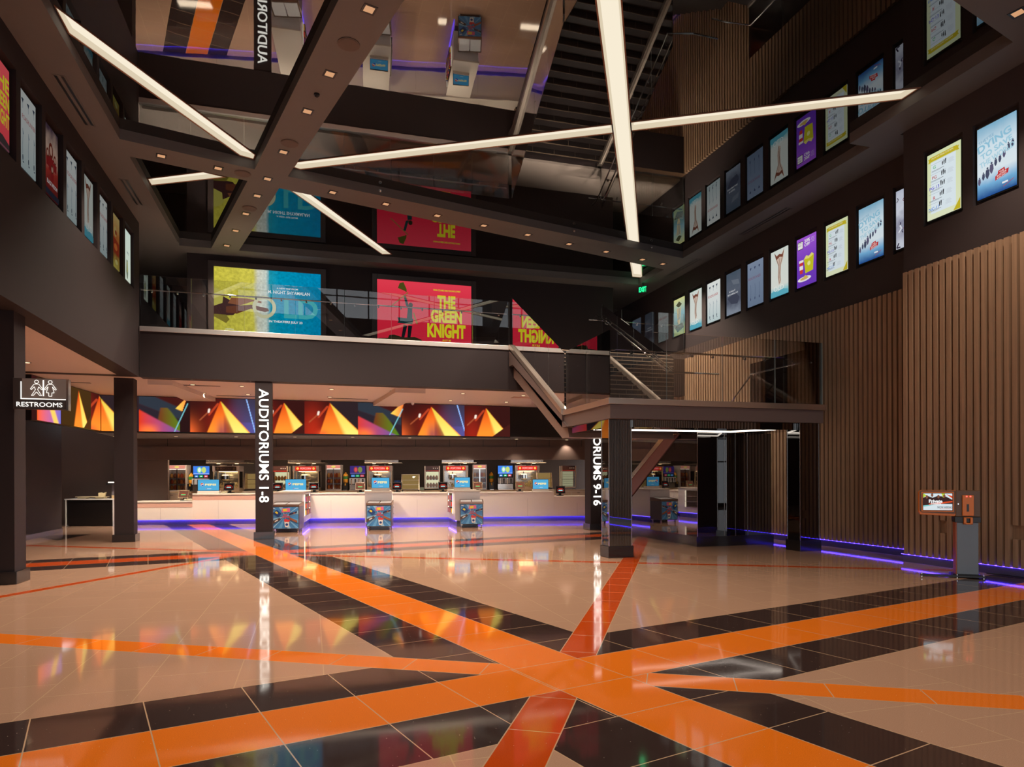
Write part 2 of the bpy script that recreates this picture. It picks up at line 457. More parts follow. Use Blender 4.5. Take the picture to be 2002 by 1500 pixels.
# soffits round the room and the crossing beams
def clg(poly, z0=ZS, z1=ZC - .001, m=SOFF):
    b = MB(); b.prism(poly, z0, z1); return struct('ceiling', b, m)
def rect(x0, x1, y0, y1): return [(x0, y0), (x1, y0), (x1, y1), (x0, y1)]
clg(rect(-4.3, -3.6, -4.8, 21.45))
clg(rect(-9.5, -4.3, 19.86, 25.9)); clg(rect(-4.3, -3.6, 21.45, 25.9))
clg(rect(-3.6, 10.95, 21.45, 25.9))
clg(rect(10.95, 11.85, 11.22, 25.9)); clg(rect(10.44, 11.12, -4.8, 10.65)); clg(rect(10.44, 10.95, 10.65, 11.22)); clg(rect(10.95, 11.85, 10.65, 11.22))
clg([(2.31, 2.5), (-1.15, 15.73), (-1.35, 16.38), (-2.76, 21.45), (-2.01, 21.45), (-.68, 16.59), (-.47, 15.89), (3.24, 2.5)])
clg([(-3.6, 15.06), (-1.15, 15.73), (-1.35, 16.38), (-3.6, 15.82)])
clg([(-.47, 15.89), (10.95, 18.5), (10.95, 19.66), (-.68, 16.59)])
clg([(3.0, 5.92), (10.44, 7.89), (10.44, 6.4), (3.3, 4.4)])

# ------------------------------------------------------------------ walls
def wall_x(name, xf, xb, y0, y1, z0, z1, centres, hw, za, zb, xr, m=WALL):
    """wall in a plane of x with poster recesses; xf face, xb back, xr back of the recess"""
    b = MB(); s = 1 if xb > xf else -1
    b.box(xf, xb, y0, y1, z0, za); b.box(xf, xb, y0, y1, zb, z1)
    ys = [y0] + [v for c in sorted(centres) for v in (c - hw, c + hw)] + [y1]
    ys = [min(max(v, y0), y1) for v in ys]
    for i in range(0, len(ys), 2):
        if ys[i + 1] - ys[i] > .001: b.box(xf, xb, ys[i], ys[i + 1], za, zb)
    for c in centres:
        a_, b_ = max(y0, c - hw), min(y1, c + hw)
        if b_ > a_: b.box(xr, xb, a_, b_, za, zb)
    return struct(name, b, m)
LC = [11.68 + 1.03 * k for k in range(8)]
RC = [11.15 + 1.02 * k for k in range(10)]
NC = [8.71, 9.71, 7.71]
wall_x('wall_left', -4.3, -4.75, -4.8, 19.86, Z1, ZC, LC, .43, 6.5, 7.92, -4.42)
wall_x('wall_right', 11.86, 12.2, 10.56, 25.9, 0, ZC, RC, .40, 6.36, 7.78, 11.95, WALLR)
wall_x('wall_right', 11.11, 11.5, -4.8, 10.56, 0, ZC, NC, .40, 6.36, 7.78, 11.2, WALLR)
nb = MB(); nb.box(11.5, 12.2, 10.4, 10.56, 0, ZC); struct('wall_right', nb, WALLR)
# left return at the mezzanine corner and far mezzanine walls
b = MB(); b.box(-10, -4.75, 19.5, 19.86, Z1, ZC); struct('wall_left', b, WALL)
b = MB(); b.box(-3.5, 10.27, 22.05, 22.4, Z2, ZS); struct('wall_back', b, WALL)
b = MB(); b.box(-10, 12.2, 25.9, 26.2, Z1, ZC); struct('wall_back', b, WALL)
b = MB(); b.box(-10, -9.7, 19.86, 25.9, Z1, ZC); struct('wall_left', b, WALL)
# mezzanine slab with its fascia
b = MB(); b.box(-4.28, 11.9, 19.8, 20.2, Z1, 5.53); struct('floor', b, WALL)
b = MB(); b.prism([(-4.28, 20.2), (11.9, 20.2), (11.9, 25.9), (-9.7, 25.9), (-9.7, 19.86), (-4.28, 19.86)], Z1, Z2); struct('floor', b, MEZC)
# aisle soffit on the left, stepped
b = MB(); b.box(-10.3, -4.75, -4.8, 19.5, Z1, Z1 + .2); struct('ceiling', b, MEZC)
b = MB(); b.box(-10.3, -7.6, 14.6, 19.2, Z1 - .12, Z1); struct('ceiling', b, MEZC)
# walls behind the camera with the entrance glazing
b = MB(); b.box(-4.75, 11.5, -5.2, -4.95, 5.3, ZC + .3); b.box(-10.3, -4.3, -5.2, -4.95, 0, Z1); b.box(-4.3, 11.5, -5.2, -4.95, 0, .12)
struct('wall_front', b, WALL)
for k in range(8):
    x0 = -4.3 + k * 1.975; x1 = x0 + 1.975
    b = MB()
    for (a0, a1, c0, c1) in ((x0, x0 + .04, .12, 5.3), (x1 - .04, x1, .12, 5.3), (x0, x1, .12, .2), (x0, x1, 5.2, 5.3), (x0, x1, 2.5, 2.58), (x0, x1, 3.8, 3.86)):
        b.box(a0, a1, -5.15, -5.03, c0, c1)
    struct('window_%d' % (k + 1), b, BLACK)
b = MB(); b.box(-13, 16, -9, -5.2, -.35, -.25)
struct('floor', b, mat('outside_paving', srgb(170, 165, 158), .8))
b = MB(); b.box(-10.6, -10.3, -4.8, 33, 0, Z1); struct('wall_left', b, WALL)

# lower left aisle wall and nook behind it
b = MB(); b.box(-7.75, -7.45, 16.5, 24.3, .14, Z1); b.box(-10.3, -7.45, 16.2, 16.5, .14, Z1); struct('wall_left', b, WALL)
b = MB(); b.box(-10.3, -5.2, 28.4, 28.7, 0, Z1); struct('wall_back', b, KWALL)

# slat cladding on the right wall
def slats(name, xf, y0, y1, pitch, wd, dep, zt, notches=()):
    b = MB(); n = int((y1 - y0) / pitch)
    for i in range(n + 1):
        ya = y0 + i * pitch
        if ya + wd > y1 + .05: break
        zs = [(.15, zt)]
        for (q0, q1, za, zb) in notches:
            if q0 < ya + wd / 2 < q1: zs = [(.15, za), (zb, zt)]
        for za, zb in zs: b.box(xf, xf + dep, ya, ya + wd, za, zb)
    b.box(xf + dep, xf + dep + .012, y0, y1, .15, zt - .02)
    return struct(name, b, SLAT)
SLAT, t_, p_ = new('walnut_slat')
wv = t_.nodes.new('ShaderNodeTexNoise'); wv.inputs['Scale'].default_value = 3; wv.inputs['Detail'].default_value = 5
mp = t_.nodes.new('ShaderNodeMapping'); mp.inputs['Scale'].default_value = (9, 9, .25); tcx = t_.nodes.new('ShaderNodeTexCoord')
t_.links.new(tcx.outputs['Object'], mp.inputs[0]); t_.links.new(mp.outputs[0], wv.inputs['Vector'])
cr = t_.nodes.new('ShaderNodeValToRGB'); cr.color_ramp.elements[0].position = .3; cr.color_ramp.elements[1].position = .7
cr.color_ramp.elements[0].color = (*srgb(158, 126, 100), 1); cr.color_ramp.elements[1].color = (*srgb(182, 148, 118), 1)
t_.links.new(wv.outputs['Fac'], cr.inputs[0]); t_.links.new(cr.outputs[0], p_.inputs['Base Color']); p_.inputs['Roughness'].default_value = .5
slats('trim_1', 11.77, 10.58, 25.8, .1335, .085, .076, 5.55, [(11.05, 11.2, .62, .82)])
slats('trim_2', 11.02, -2.0, 10.56, .1335, .085, .076, 5.6, [(9.60, 9.72, .62, .85), (9.32, 9.45, .62, .85), (8.15, 8.40, .62, .85)])
b = MB(); b.box(11.82, 11.86, 10.59, 25.9, 0, .15); b.box(11.07, 11.11, -4.8, 10.56, 0, .15); b.box(11.11, 11.86, 10.56, 10.59, 0, .15); struct('baseboard_right', b, KICK)
b = MB(); b.box(-7.45, -7.42, 16.5, 24.3, 0, .14); b.box(-7.75, -7.45, 24.28, 24.3, 0, .14); struct('baseboard_left', b, KICK)
# blue light strips under the cladding
BLUE = emis(64, 44, 255, 40.0)
def strip(a, bb, z, label, r=.0035):
    m = MB(); m.tube([(*a, z), (*bb, z)], r, n=6); return tag(m.build('light_strip', BLUE), label, 'light strip')
strip((11.815, 10.8), (11.815, 25.8), .146, 'blue light strip along the foot of the far slatted wall')
strip((11.065, -2), (11.065, 10.6), .146, 'blue light strip along the foot of the slatted wall behind the kiosk')
strip((-7.47, 16.6), (-7.47, 24.2), .128, 'blue light strip under the dark wall at the far left')
for o_ in (): pass

# ------------------------------------------------------------------ columns
def column(x0, x1, y0, y1, zt, label, group=None, face=WALL, base=.2):
    cx, cy = (x0 + x1) / 2, (y0 + y1) / 2
    t = thing('column', label, 'column', (cx, cy, 0), 0, group)
    hx, hy = (x1 - x0) / 2, (y1 - y0) / 2
    MB().box(-hx, hx, -hy, hy, base, zt).build('shaft', face, t)
    MB().box(-hx - .045, hx + .045, -hy - .045, hy + .045, 0, base).build('plinth', TILEK, t, .006)
    return t
column(-4.98, -4.5, 12.55, 13.0, Z1 - .001, 'dark square column at the left edge holding the restrooms sign')
column(-4.96, -4.5, 20.1, 20.5, Z1 - .001, 'dark square column left of the counter, under the mezzanine corner')
column(-1.46, -1.02, 19.84, 20.24, Z1 - .001, 'dark square column carrying the lit sign AUDITORIUMS 1-8')
column(8.44, 8.92, 19.84, 20.3, Z1 - .001, 'dark square column behind the stair carrying the lit sign AUDITORIUMS 9-16')
def gloss_column(x0, x1, y0, y1, label):
    cx, cy = (x0 + x1) / 2, (y0 + y1) / 2; hx, hy = (x1 - x0) / 2, (y1 - y0) / 2
    t = thing('mirror_column', label, 'column', (cx, cy, 0))
    MB().box(-hx, hx, -hy, hy, .24, 2.855).build('glass_cladding', MIRROR, t)
    e = MB()
    for a in (-hx, hx):
        for q in (-hy, hy): e.box(a - .006, a + .006, q - .006, q + .006, .24, 2.855)
    e.build('corner_trim', STEEL, t)
    MB().box(-hx - .03, hx + .03, -hy - .03, hy + .03, 0, .24).build('plinth', TILEK, t, .005)
gloss_column(5.87, 6.38, 12.84, 13.2, 'black mirror column under the left corner of the stair landing')
gloss_column(10.42, 10.93, 12.68, 13.1, 'black mirror column under the right end of the stair landing')

SIGNW = emis(255, 250, 238, 3.2); SIGNR = emis(255, 248, 238, 1.5)
def blade(x, y, s, label, zt, zb):
    t = thing('lit_sign', label, 'sign', (x, y, 0))
    m = MB(); m.text(s, 0, 0, w=zt - zb, h=.25, mi=0, bold=.004, thick=.02)
    rot = Matrix.Rotation(PI / 2, 4, 'Y')   # reads downward, letter tops to the right
    m.v = [rot @ v + Vector((0, 0, (zt + zb) / 2)) for v in m.v]
    m.build('lettering', SIGNW, t)
blade(-1.235, 19.835, 'AUDITORIUMS 1-8', 'white glowing letters AUDITORIUMS 1-8 running down a column', 4.12, 1.01)
blade(8.66, 19.835, 'AUDITORIUMS 9-16', 'white glowing letters AUDITORIUMS 9-16 running down a column', 4.12, .78)

# restroom blade sign
t = thing('restroom_sign', 'illuminated blade sign reading RESTROOMS on the left column', 'sign', (-4.13, 12.5, 2.77))
SGREY = mat('sign_grey', srgb(150, 140, 134), .45)
MB().box(-.37, .37, 0, .1, 0, .49).build('sign_box', [mat('sign_dark', srgb(66, 58, 55), .35)], t, .004)
MB().box(-.24, .37, -.008, 0, .17, .485).build('grey_panel', SGREY, t)
MB().box(.37, .4, -.01, .11, -.01, .49).build('end_plate', CHROME, t)
MB().box(-.37, -.25, .02, .08, .43, .49).build('mounting_arm', SGREY, t)
m = MB(); m.lay = .012
m.text('RESTROOMS', 0, .075, w=.63, h=.072, bold=0, thick=.004); m.build('lettering', SIGNR, t)
m = MB(); m.lay = .012; m.frect(-.26, .155, -.245, .435); m.frect(-.26, .155, .365, .17); m.frect(.045, .21, .062, .465)
def person(m, cx, dress):
    m.fring(cx, .435, .03, .007)
    if dress: pts = [(.0, .4), (.035, .395), (.085, .32), (.07, .31), (.03, .36), (.055, .265), (.022, .265), (.022, .21), (-.022, .21), (-.022, .265), (-.055, .265), (-.03, .36), (-.07, .31), (-.085, .32), (-.035, .395), (0, .4)]
    else: pts = [(0, .4), (.035, .395), (.085, .32), (.07, .31), (.03, .355), (.015, .31), (.07, .215), (.045, .215), (0, .275), (-.045, .215), (-.07, .215), (-.015, .31), (-.03, .355), (-.07, .31), (-.085, .32), (-.035, .395), (0, .4)]
    m.fline([(cx + x, z) for x, z in pts], .0065)
person(m, -.04, False); person(m, .15, True)
m.build('pictogram', SIGNR, t)

# ------------------------------------------------------------------ posters
BEZ = mat('poster_bezel', srgb(14, 12, 13), .3)
def grad_mat(name, stops, axis=2, s=1.0, noise=0, nscale=8, noise_col=None):
    m = bpy.data.materials.new(name); m.use_nodes = True; t = m.node_tree; t.nodes.clear()
    tc = t.nodes.new('ShaderNodeTexCoord'); sp = t.nodes.new('ShaderNodeSeparateXYZ'); t.links.new(tc.outputs['Generated'], sp.inputs[0])
    X.t = t; v = X(sp.outputs[axis])
    n = t.nodes.new('ShaderNodeTexNoise'); n.inputs['Scale'].default_value = nscale; n.inputs['Detail'].default_value = 6
    t.links.new(tc.outputs['Object'], n.inputs['Vector'])
    if noise: v = v + (X(n.outputs['Fac']) - .5) * noise
    cr = t.nodes.new('ShaderNodeValToRGB'); el = cr.color_ramp.elements
    while len(el) > 1: el.remove(el[-1])
    el[0].position = stops[0][0]; el[0].color = (*srgb(*stops[0][1]), 1)
    for q, c in stops[1:]: k = el.new(q); k.color = (*srgb(*c), 1)
    t.links.new(v.v, cr.inputs[0]); col = cr.outputs[0]
    if noise_col:
        n2 = t.nodes.new('ShaderNodeTexNoise'); n2.inputs['Scale'].default_value = noise_col[0]; n2.inputs['Detail'].default_value = 8
        t.links.new(tc.outputs['Object'], n2.inputs['Vector'])
        mx = t.nodes.new('ShaderNodeMix'); mx.data_type = 'RGBA'; mx.blend_type = 'MULTIPLY'
        gm = ((X(n2.outputs['Fac']) - .5) * noise_col[1] + .5)
        c2 = t.nodes.new('ShaderNodeCombineColor')
        for i in range(3): t.links.new(gm.v, c2.inputs[i])
        mx.inputs[0].default_value = 1; t.links.new(col, mx.inputs[6]); t.links.new(c2.outputs[0], mx.inputs[7])
        mm = t.nodes.new('ShaderNodeVectorMath'); mm.operation = 'SCALE'; mm.inputs[3].default_value = 2; t.links.new(mx.outputs[2], mm.inputs[0]); col = mm.outputs[0]
    e = t.nodes.new('ShaderNodeEmission'); o = t.nodes.new('ShaderNodeOutputMaterial'); e.inputs[1].default_value = s
    t.links.new(col, e.inputs[0]); t.links.new(e.outputs[0], o.inputs[0])
    return m

def art(kind, S):
    """returns background material, artwork MB + mats, lettering MB + mats; panel .68 x 1.22, origin bottom centre"""
    a = MB(); l = MB(); l.lay = .02; am = []; lm = []
    def A(*c):
        k = emis(*c, S)
        if k not in am: am.append(k)
        return am.index(k)
    def L(*c):
        k = emis(*c, S)
        if k not in lm: lm.append(k)
        return lm.index(k)
    W, H = .68, 1.22
    if kind == 'birds':
        bgm = grad_mat('poster_print', [(0, (196, 214, 214)), (.5, (224, 230, 228)), (1, (232, 236, 232))], 2, S)
        g = A(70, 80, 98); g2 = A(150, 166, 178)
        for i in range(3):
            cx = -.2 + .2 * i
            a.fell(cx, 1.08, .035, .022, g); a.flat([(cx - .045, 1.09), (cx + .045, 1.1), (cx + .01, 1.02)], g); a.flat([(cx - .008, 1.03), (cx + .006, 1.03), (cx + .012, .94), (cx, .94)], g2)
            a.fline([(cx, .62), (cx + .012, .5), (cx - .006, .36), (cx, .22)], .016, g2); a.fell(cx, .16, .018, .05, g); a.fell(cx + .015, .09, .026, .012, g); a.flat([(cx, .6), (cx + .04, .54), (cx + .006, .52)], g2)
        l.text('ROADRUNNER', 0, .79, w=.54, h=.075, mi=L(190, 62, 66))
    elif kind == 'hour':
        bgm = grad_mat('poster_print', [(0, (80, 176, 200)), (.1, (150, 208, 214)), (.22, (226, 230, 222)), (1, (220, 228, 220))], 2, S, .08, 9)
        b1, b2, b3 = A(126, 74, 58), A(214, 190, 172), A(92, 54, 46)
        a.flat([(-.2, 1.18), (-.12, 1.08), (.1, 1.08), (.2, 1.2), (.16, .96), (.07, .78), (.05, .52), (.07, .34), (-.02, .28), (-.06, .5), (-.04, .78), (-.12, .96)], b2)
        a.flat([(-.2, 1.18), (-.1, 1.06), (0, 1.1), (.12, 1.06), (.2, 1.2), (.14, .98), (.02, 1.02), (-.12, .96)], b1)
        a.fline([(-.1, .96), (-.02, .8), (-.03, .55), (.0, .32)], .014, b3); a.fline([(.12, .98), (.05, .8), (.03, .6), (.05, .38)], .014, b3); a.fline([(0, 1.0), (.02, .7), (.01, .45)], .01, b1)
        a.flat([(-.34, .13), (-.2, .17), (-.05, .11), (.12, .16), (.34, .1), (.34, 0), (-.34, 0)], A(96, 178, 198))
        l.text('OLD', 0, .2, w=.4, h=.13, mi=L(244, 246, 242))
    elif kind == 'dark':
        bgm = grad_mat('poster_print', [(0, (150, 160, 176)), (.3, (92, 98, 116)), (.6, (104, 112, 128)), (1, (84, 98, 114))], 2, S, .5, 3)
        a.flat([(-.3, .5), (.1, .6), (.3, .42), (.2, .25), (-.1, .3)], A(76, 80, 98)); a.flat([(-.1, 1.0), (.25, .95), (.3, .8), (0, .85)], A(120, 128, 142))
        l.text('M NIGHT', -.02, .66, w=.3, h=.05, mi=L(232, 234, 238), bold=.02); l.text('SHYAMALAN', 0, .575, w=.5, h=.05, mi=L(232, 234, 238), bold=.02)
    elif kind == 'bluebirds':
        bgm = grad_mat('poster_print', [(0, (120, 138, 164)), (1, (142, 158, 184))], 2, S)
        g = A(74, 84, 116)
        for i in range(3):
            cx = -.2 + .2 * i; a.fell(cx, 1.06, .035, .02, g); a.flat([(cx - .04, 1.07), (cx + .04, 1.08), (cx, 1.0)], g)
            a.fline([(cx, .6), (cx + .012, .45), (cx, .2)], .012, A(98, 112, 142)); a.fell(cx, .2, .018, .04, g)
        l.text('ROADRUNNER', 0, .77, w=.54, h=.075, mi=L(140, 92, 120))
    elif kind == 'snack':
        bgm = grad_mat('poster_print', [(0, (112, 60, 190)), (.4, (120, 64, 196)), (1, (168, 92, 222))], 2, S)
        w_, y_, r_, k_ = A(245, 240, 240), A(206, 200, 40), A(214, 60, 60), A(24, 22, 26)
        a.frect(-.31, .94, -.11, 1.14, k_); a.frect(-.298, .955, -.122, 1.125, w_)
        a.flat([(-.08, .66), (.27, .70), (.24, .32), (-.03, .30)], y_); a.flat([(-.08, .66), (0, .74), (.1, .70), (.2, .76), (.27, .70), (.1, .64)], A(238, 226, 120)); a.fell(.1, .52, .055, .055, A(240, 236, 150))
        a.flat([(-.24, .62), (-.1, .62), (-.12, .32), (-.22, .32)], r_); a.frect(-.25, .6, -.09, .66, w_); a.frect(-.235, .42, -.105, .52, w_)
        a.fell(-.06, .17, .24, .06, w_); a.fell(-.06, .18, .15, .035, A(216, 180, 110)); a.flat([(-.1, .2), (-.02, .26), (.05, .2)], A(226, 196, 70))
        l.text('20%', .06, 1.1, w=.2, h=.085, mi=L(250, 244, 250), bold=.03); l.text('OFF', .06, 1.0, w=.2, h=.075, mi=L(250, 244, 250), bold=.03)
        l.text('MOVIE', -.21, 1.09, w=.14, h=.032, mi=L(24, 22, 26)); l.text('NIGHT', -.21, 1.03, w=.14, h=.032, mi=L(24, 22, 26))
        for i in range(4): a.frect(.19, 1.12 - i * .035, .31, 1.13 - i * .035, A(220, 190, 240))
    elif kind == 'rating':
        bgm = grad_mat('poster_print', [(0, (226, 232, 196)), (1, (216, 226, 178))], 2, S)
        pan, gold, k, ln, txg = A(222, 234, 240), A(198, 180, 40), A(30, 28, 34), A(160, 170, 186), A(186, 192, 204)
        a.frect(-.26, .1, .25, 1.06, pan)
        a.flat([(-.32, 1.14), (-.26, 1.14), (-.26, 1.06), (-.32, 1.06), (-.3, 1.1)], gold); a.flat([(.32, 1.14), (.26, 1.14), (.26, 1.06), (.32, 1.06), (.3, 1.1)], gold); a.frect(-.28, 1.07, .28, 1.155, gold)
        a.flat([(.2, 0), (.34, 0), (.34, .2)], gold)
        rows = [('G', (70, 180, 100)), ('PG', (190, 70, 60)), ('PG-13', (92, 70, 200)), ('R', (200, 40, 40)), ('NC-17', (70, 130, 220))]
        for i, (s_, c_) in enumerate(rows):
            z = .93 - i * .19
            a.frect(-.25, z + .075, .08, z + .08, ln); a.frect(-.24, z - .05, .02, z - .044, k); a.frect(-.24, z - .066, -.04, z - .06, ln)
            l.text(s_, -.17, z + .012, h=.06, mi=L(*c_), bold=.01)
            for j in range(3 if i < 4 else 2):
                px = -.01 + .035 * j; hh = (.03 + .014 * ((j + i) % 3)); a.fell(px, z + .02 + hh, .009, .009, k, 8); a.flat([(px - .012, z + .012 + hh), (px + .012, z + .012 + hh), (px + .006, z - .012), (px - .006, z - .012)], k)
            for j in range(6): a.frect(.13 - .02 * (j % 2), z + .05 - j * .016, .21 + .015 * (j % 3), z + .054 - j * .016, txg)
        l.text('FILM RATING SYSTEM', 0, 1.112, w=.44, h=.032, mi=L(246, 240, 200))
    elif kind == 'squad':
        bgm = grad_mat('poster_print', [(0, (40, 84, 150)), (.16, (120, 178, 220)), (.35, (226, 238, 244)), (.7, (214, 232, 242)), (1, (130, 180, 208))], 2, S, .16, 3)
        bl, dk, rd = A(150, 200, 222), A(74, 80, 104), A(196, 48, 52)
        ang = .22
        random.seed(3)
        for i in range(9):
            cx = -.3 + .075 * i; cz = .36 + .05 * i + random.uniform(-.02, .02); s_ = 1.3 if i in (2, 3) else .9
            a.flat([(cx - .022 * s_, cz), (cx + .022 * s_, cz), (cx + .028 * s_, cz - .07 * s_), (cx + .006, cz - .12 * s_), (cx - .012, cz - .12 * s_), (cx - .03 * s_, cz - .07 * s_)], dk if i % 3 else A(96, 92, 120))
            a.fell(cx, cz + .016 * s_, .014 * s_, .016 * s_, dk if i != 5 else rd, 8)
        l.text("THEY'RE", -.16, .98, w=.28, h=.055, mi=L(136, 180, 206), ang=ang, bold=.01)
        l.text('DYING', -.02, .9, w=.6, h=.13, mi=L(146, 196, 220), ang=ang, bold=.03); l.text('TO SAVE', .02, .755, w=.56, h=.1, mi=L(160, 206, 226), ang=ang, bold=.03); l.text('THE WORLD', .03, .62, w=.62, h=.1, mi=L(176, 214, 230), ang=ang, bold=.03)
        a.flat([(.0, .2), (.22, .25), (.235, .33), (.17, .32), (.16, .37), (.05, .345), (.045, .3), (.0, .27)], rd); 
        l.lay += .003
        for s_, z_ in (('THE', .318), ('SUICIDE', .277), ('SQUAD', .236)): l.text(s_, .115, z_, w=.08 if s_ == 'THE' else .17, h=.03, mi=L(250, 232, 228), ang=ang, bold=.02)
        a.frect(.12, .1, .22, .13, A(236, 240, 244)); a.fline([(.14, .05), (.32, .12)], .008, rd)
    elif kind == 'streak':
        bgm = grad_mat('poster_print', [(0, (210, 214, 226)), (.4, (150, 150, 172)), (.7, (214, 218, 230)), (1, (190, 196, 214))], 2, S, .6, 5)
        random.seed(11); cs = [A(44, 34, 56), A(150, 40, 66), A(226, 228, 238), A(110, 34, 56), A(70, 66, 92)]
        for i in range(26):
            x_, z_ = random.uniform(-.3, .3), random.uniform(.08, 1.1); q = random.uniform(.06, .2); s_ = random.choice((-1, 1))
            a.fline([(x_, z_), (x_ + s_ * q * .3, z_ - q * .5), (min(.33, max(-.33, x_ - s_ * q * .2)), max(.02, z_ - q))], random.uniform(.01, .035), cs[i % 5])
    elif kind == 'palm':
        bgm = grad_mat('poster_print', [(0, (196, 196, 110)), (.35, (110, 150, 150)), (.6, (150, 190, 196)), (1, (222, 224, 150))], 2, S, .2, 4)
        a.flat([(-.2, 1.02), (0, 1.12), (.18, 1.0), (.06, .94), (-.04, .93)], A(84, 84, 60)); a.flat([(-.15, .9), (.12, .9), (.08, .45), (.0, .3), (-.1, .45)], A(206, 190, 150)); a.flat([(-.3, .3), (.2, .38), (.3, .2), (-.1, .1)], A(70, 80, 66)); a.fline([(-.2, .5), (.25, .62)], .02, A(120, 170, 190))
        a.fline([(-.05, .9), (-.03, .5)], .02, A(90, 130, 150)); a.fline([(.05, .88), (.04, .5)], .02, A(90, 130, 150))
    elif kind == 'redknight':
        bgm = grad_mat('poster_print', [(0, (110, 70, 80)), (.12, (214, 70, 78)), (1, (224, 86, 92))], 2, S)
        a.flat([(-.34, .02), (.34, .02), (.34, .1), (.1, .16), (-.34, .12)], A(60, 50, 50))
        for s_, z_ in (('THE', .92), ('GREEN', .66), ('KNIGHT', .4)): l.text(s_, 0, z_, w=.56, h=.22, mi=L(214, 200, 50), bold=.03)
    elif kind == 'crimson':
        bgm = grad_mat('poster_print', [(0, (90, 34, 34)), (.4, (180, 60, 50)), (.7, (214, 180, 160)), (1, (80, 60, 76))], 2, S, .5, 4)
        h_, f_, c_ = A(120, 52, 40), A(216, 170, 150), A(150, 40, 40)
        for cx, cz, k in ((0, .82, 1.0), (-.17, .72, .6), (.17, .72, .6), (.02, .5, .6)):
            a.fell(cx, cz, .1 * k, .14 * k, h_); a.fell(cx, cz, .055 * k, .08 * k, f_); a.flat([(cx - .13 * k, cz - .12 * k), (cx + .13 * k, cz - .12 * k), (cx + .1 * k, cz - .36 * k), (cx - .1 * k, cz - .36 * k)], c_)
        a.frect(-.34, 0, .34, .1, A(50, 50, 64))
        l.text('BLACK WIDOW', 0, .22, w=.5, h=.075, mi=L(240, 232, 230), bold=.03)
    elif kind == 'amber':
        bgm = grad_mat('poster_print', [(0, (206, 190, 90)), (.3, (150, 70, 40)), (.6, (200, 120, 60)), (1, (214, 190, 120))], 2, S, .4, 6)
        a.fell(-.02, .84, .12, .12, A(206, 180, 110)); a.fell(.02, .82, .07, .06, A(150, 60, 40)); a.flat([(-.3, .7), (.3, .62), (.24, .3), (-.26, .36)], A(166, 64, 40)); a.fell(0, .48, .14, .08, A(220, 120, 60)); a.fell(.05, .14, .12, .06, A(220, 210, 130))
    else:  # plain white with a slim tower
        bgm = grad_mat('poster_print', [(0, (220, 232, 214)), (1, (210, 226, 214))], 2, S)
        a.flat([(-.05, .5), (.06, .5), (.1, .18), (.06, .04), (-.02, .04), (-.08, .2)], A(120, 130, 110)); a.flat([(0, .46), (.03, .46), (.04, .2), (0, .2)], A(206, 200, 90))
        l.text('PRO', 0, .66, w=.2, h=.06, mi=L(70, 80, 100))
    return bgm, a, am, l, lm

def poster(x, y, z, rz, kind, S, label, group):
    t = thing('movie_poster_display', label, 'poster', (x, y, z), rz, group)
    MB().box(-.365, .365, .012, .05, -.03, 1.25).build('frame', BEZ, t, .004)
    bgm, a, am, l, lm = art(kind, S)
    MB().box(-.34, .34, .0, .011, 0, 1.22).build('screen', bgm, t)
    if am: a.build('artwork', am, t)
    if l.v: l.build('lettering', lm, t)
    return t
left = [('redknight', 'red poster with yellow letters, nearest one in the left wall'), ('birds', 'dim white poster with three birds, second in the left wall'),
        ('crimson', 'dim crimson poster with faces, third in the left wall'), ('birds', 'dim white poster with three birds, fourth in the left wall'),
        ('hour', 'dim pale poster with a brown hourglass shape in the left wall'), ('birds', 'dim white poster with three birds, sixth in the left wall'),
        ('amber', 'dim orange and yellow poster, last but one in the left wall'), ('tower', 'bright white poster, last in the left wall by the mezzanine')]
for c, (k, lb) in zip(LC, left):
    s = .28 if k not in ('tower', 'redknight') else (.75 if k == 'tower' else .5)
    poster(-4.36, c, 6.6, PI / 2, k, s, lb, 'posters in the left wall')
right = [('streak', 'white and crimson streaked poster half hidden by the wall corner'), ('squad', 'pale blue poster with slanted words in the far right wall'),
         ('rating', 'cream film rating chart poster in the far right wall'), ('snack', 'purple poster with yellow popcorn box in the right wall'),
         ('hour', 'pale poster with brown hourglass shape beside the purple poster'), ('bluebirds', 'slate blue poster with three birds in the right wall'),
         ('dark', 'dark grey poster with a shadowy face in the right wall'), ('birds', 'white poster with three birds and red title in the right wall'),
         ('hour', 'pale poster with brown hourglass shape, last but one toward the mezzanine'), ('palm', 'yellow green poster, farthest one in the right wall')]
for c, (k, lb) in zip(RC, right):
    poster(11.885, c, 6.45, -PI / 2, k, .8 if k not in ('dark', 'bluebirds') else .62, lb, 'posters in the far right wall')
for c, k, lb in ((9.71, 'rating', 'large cream film rating chart poster nearest the slatted corner'), (8.71, 'squad', 'large pale blue poster with slanted words at the right edge')):
    poster(11.135, c, 6.45, -PI / 2, k, .9, lb, 'posters in the near right wall')

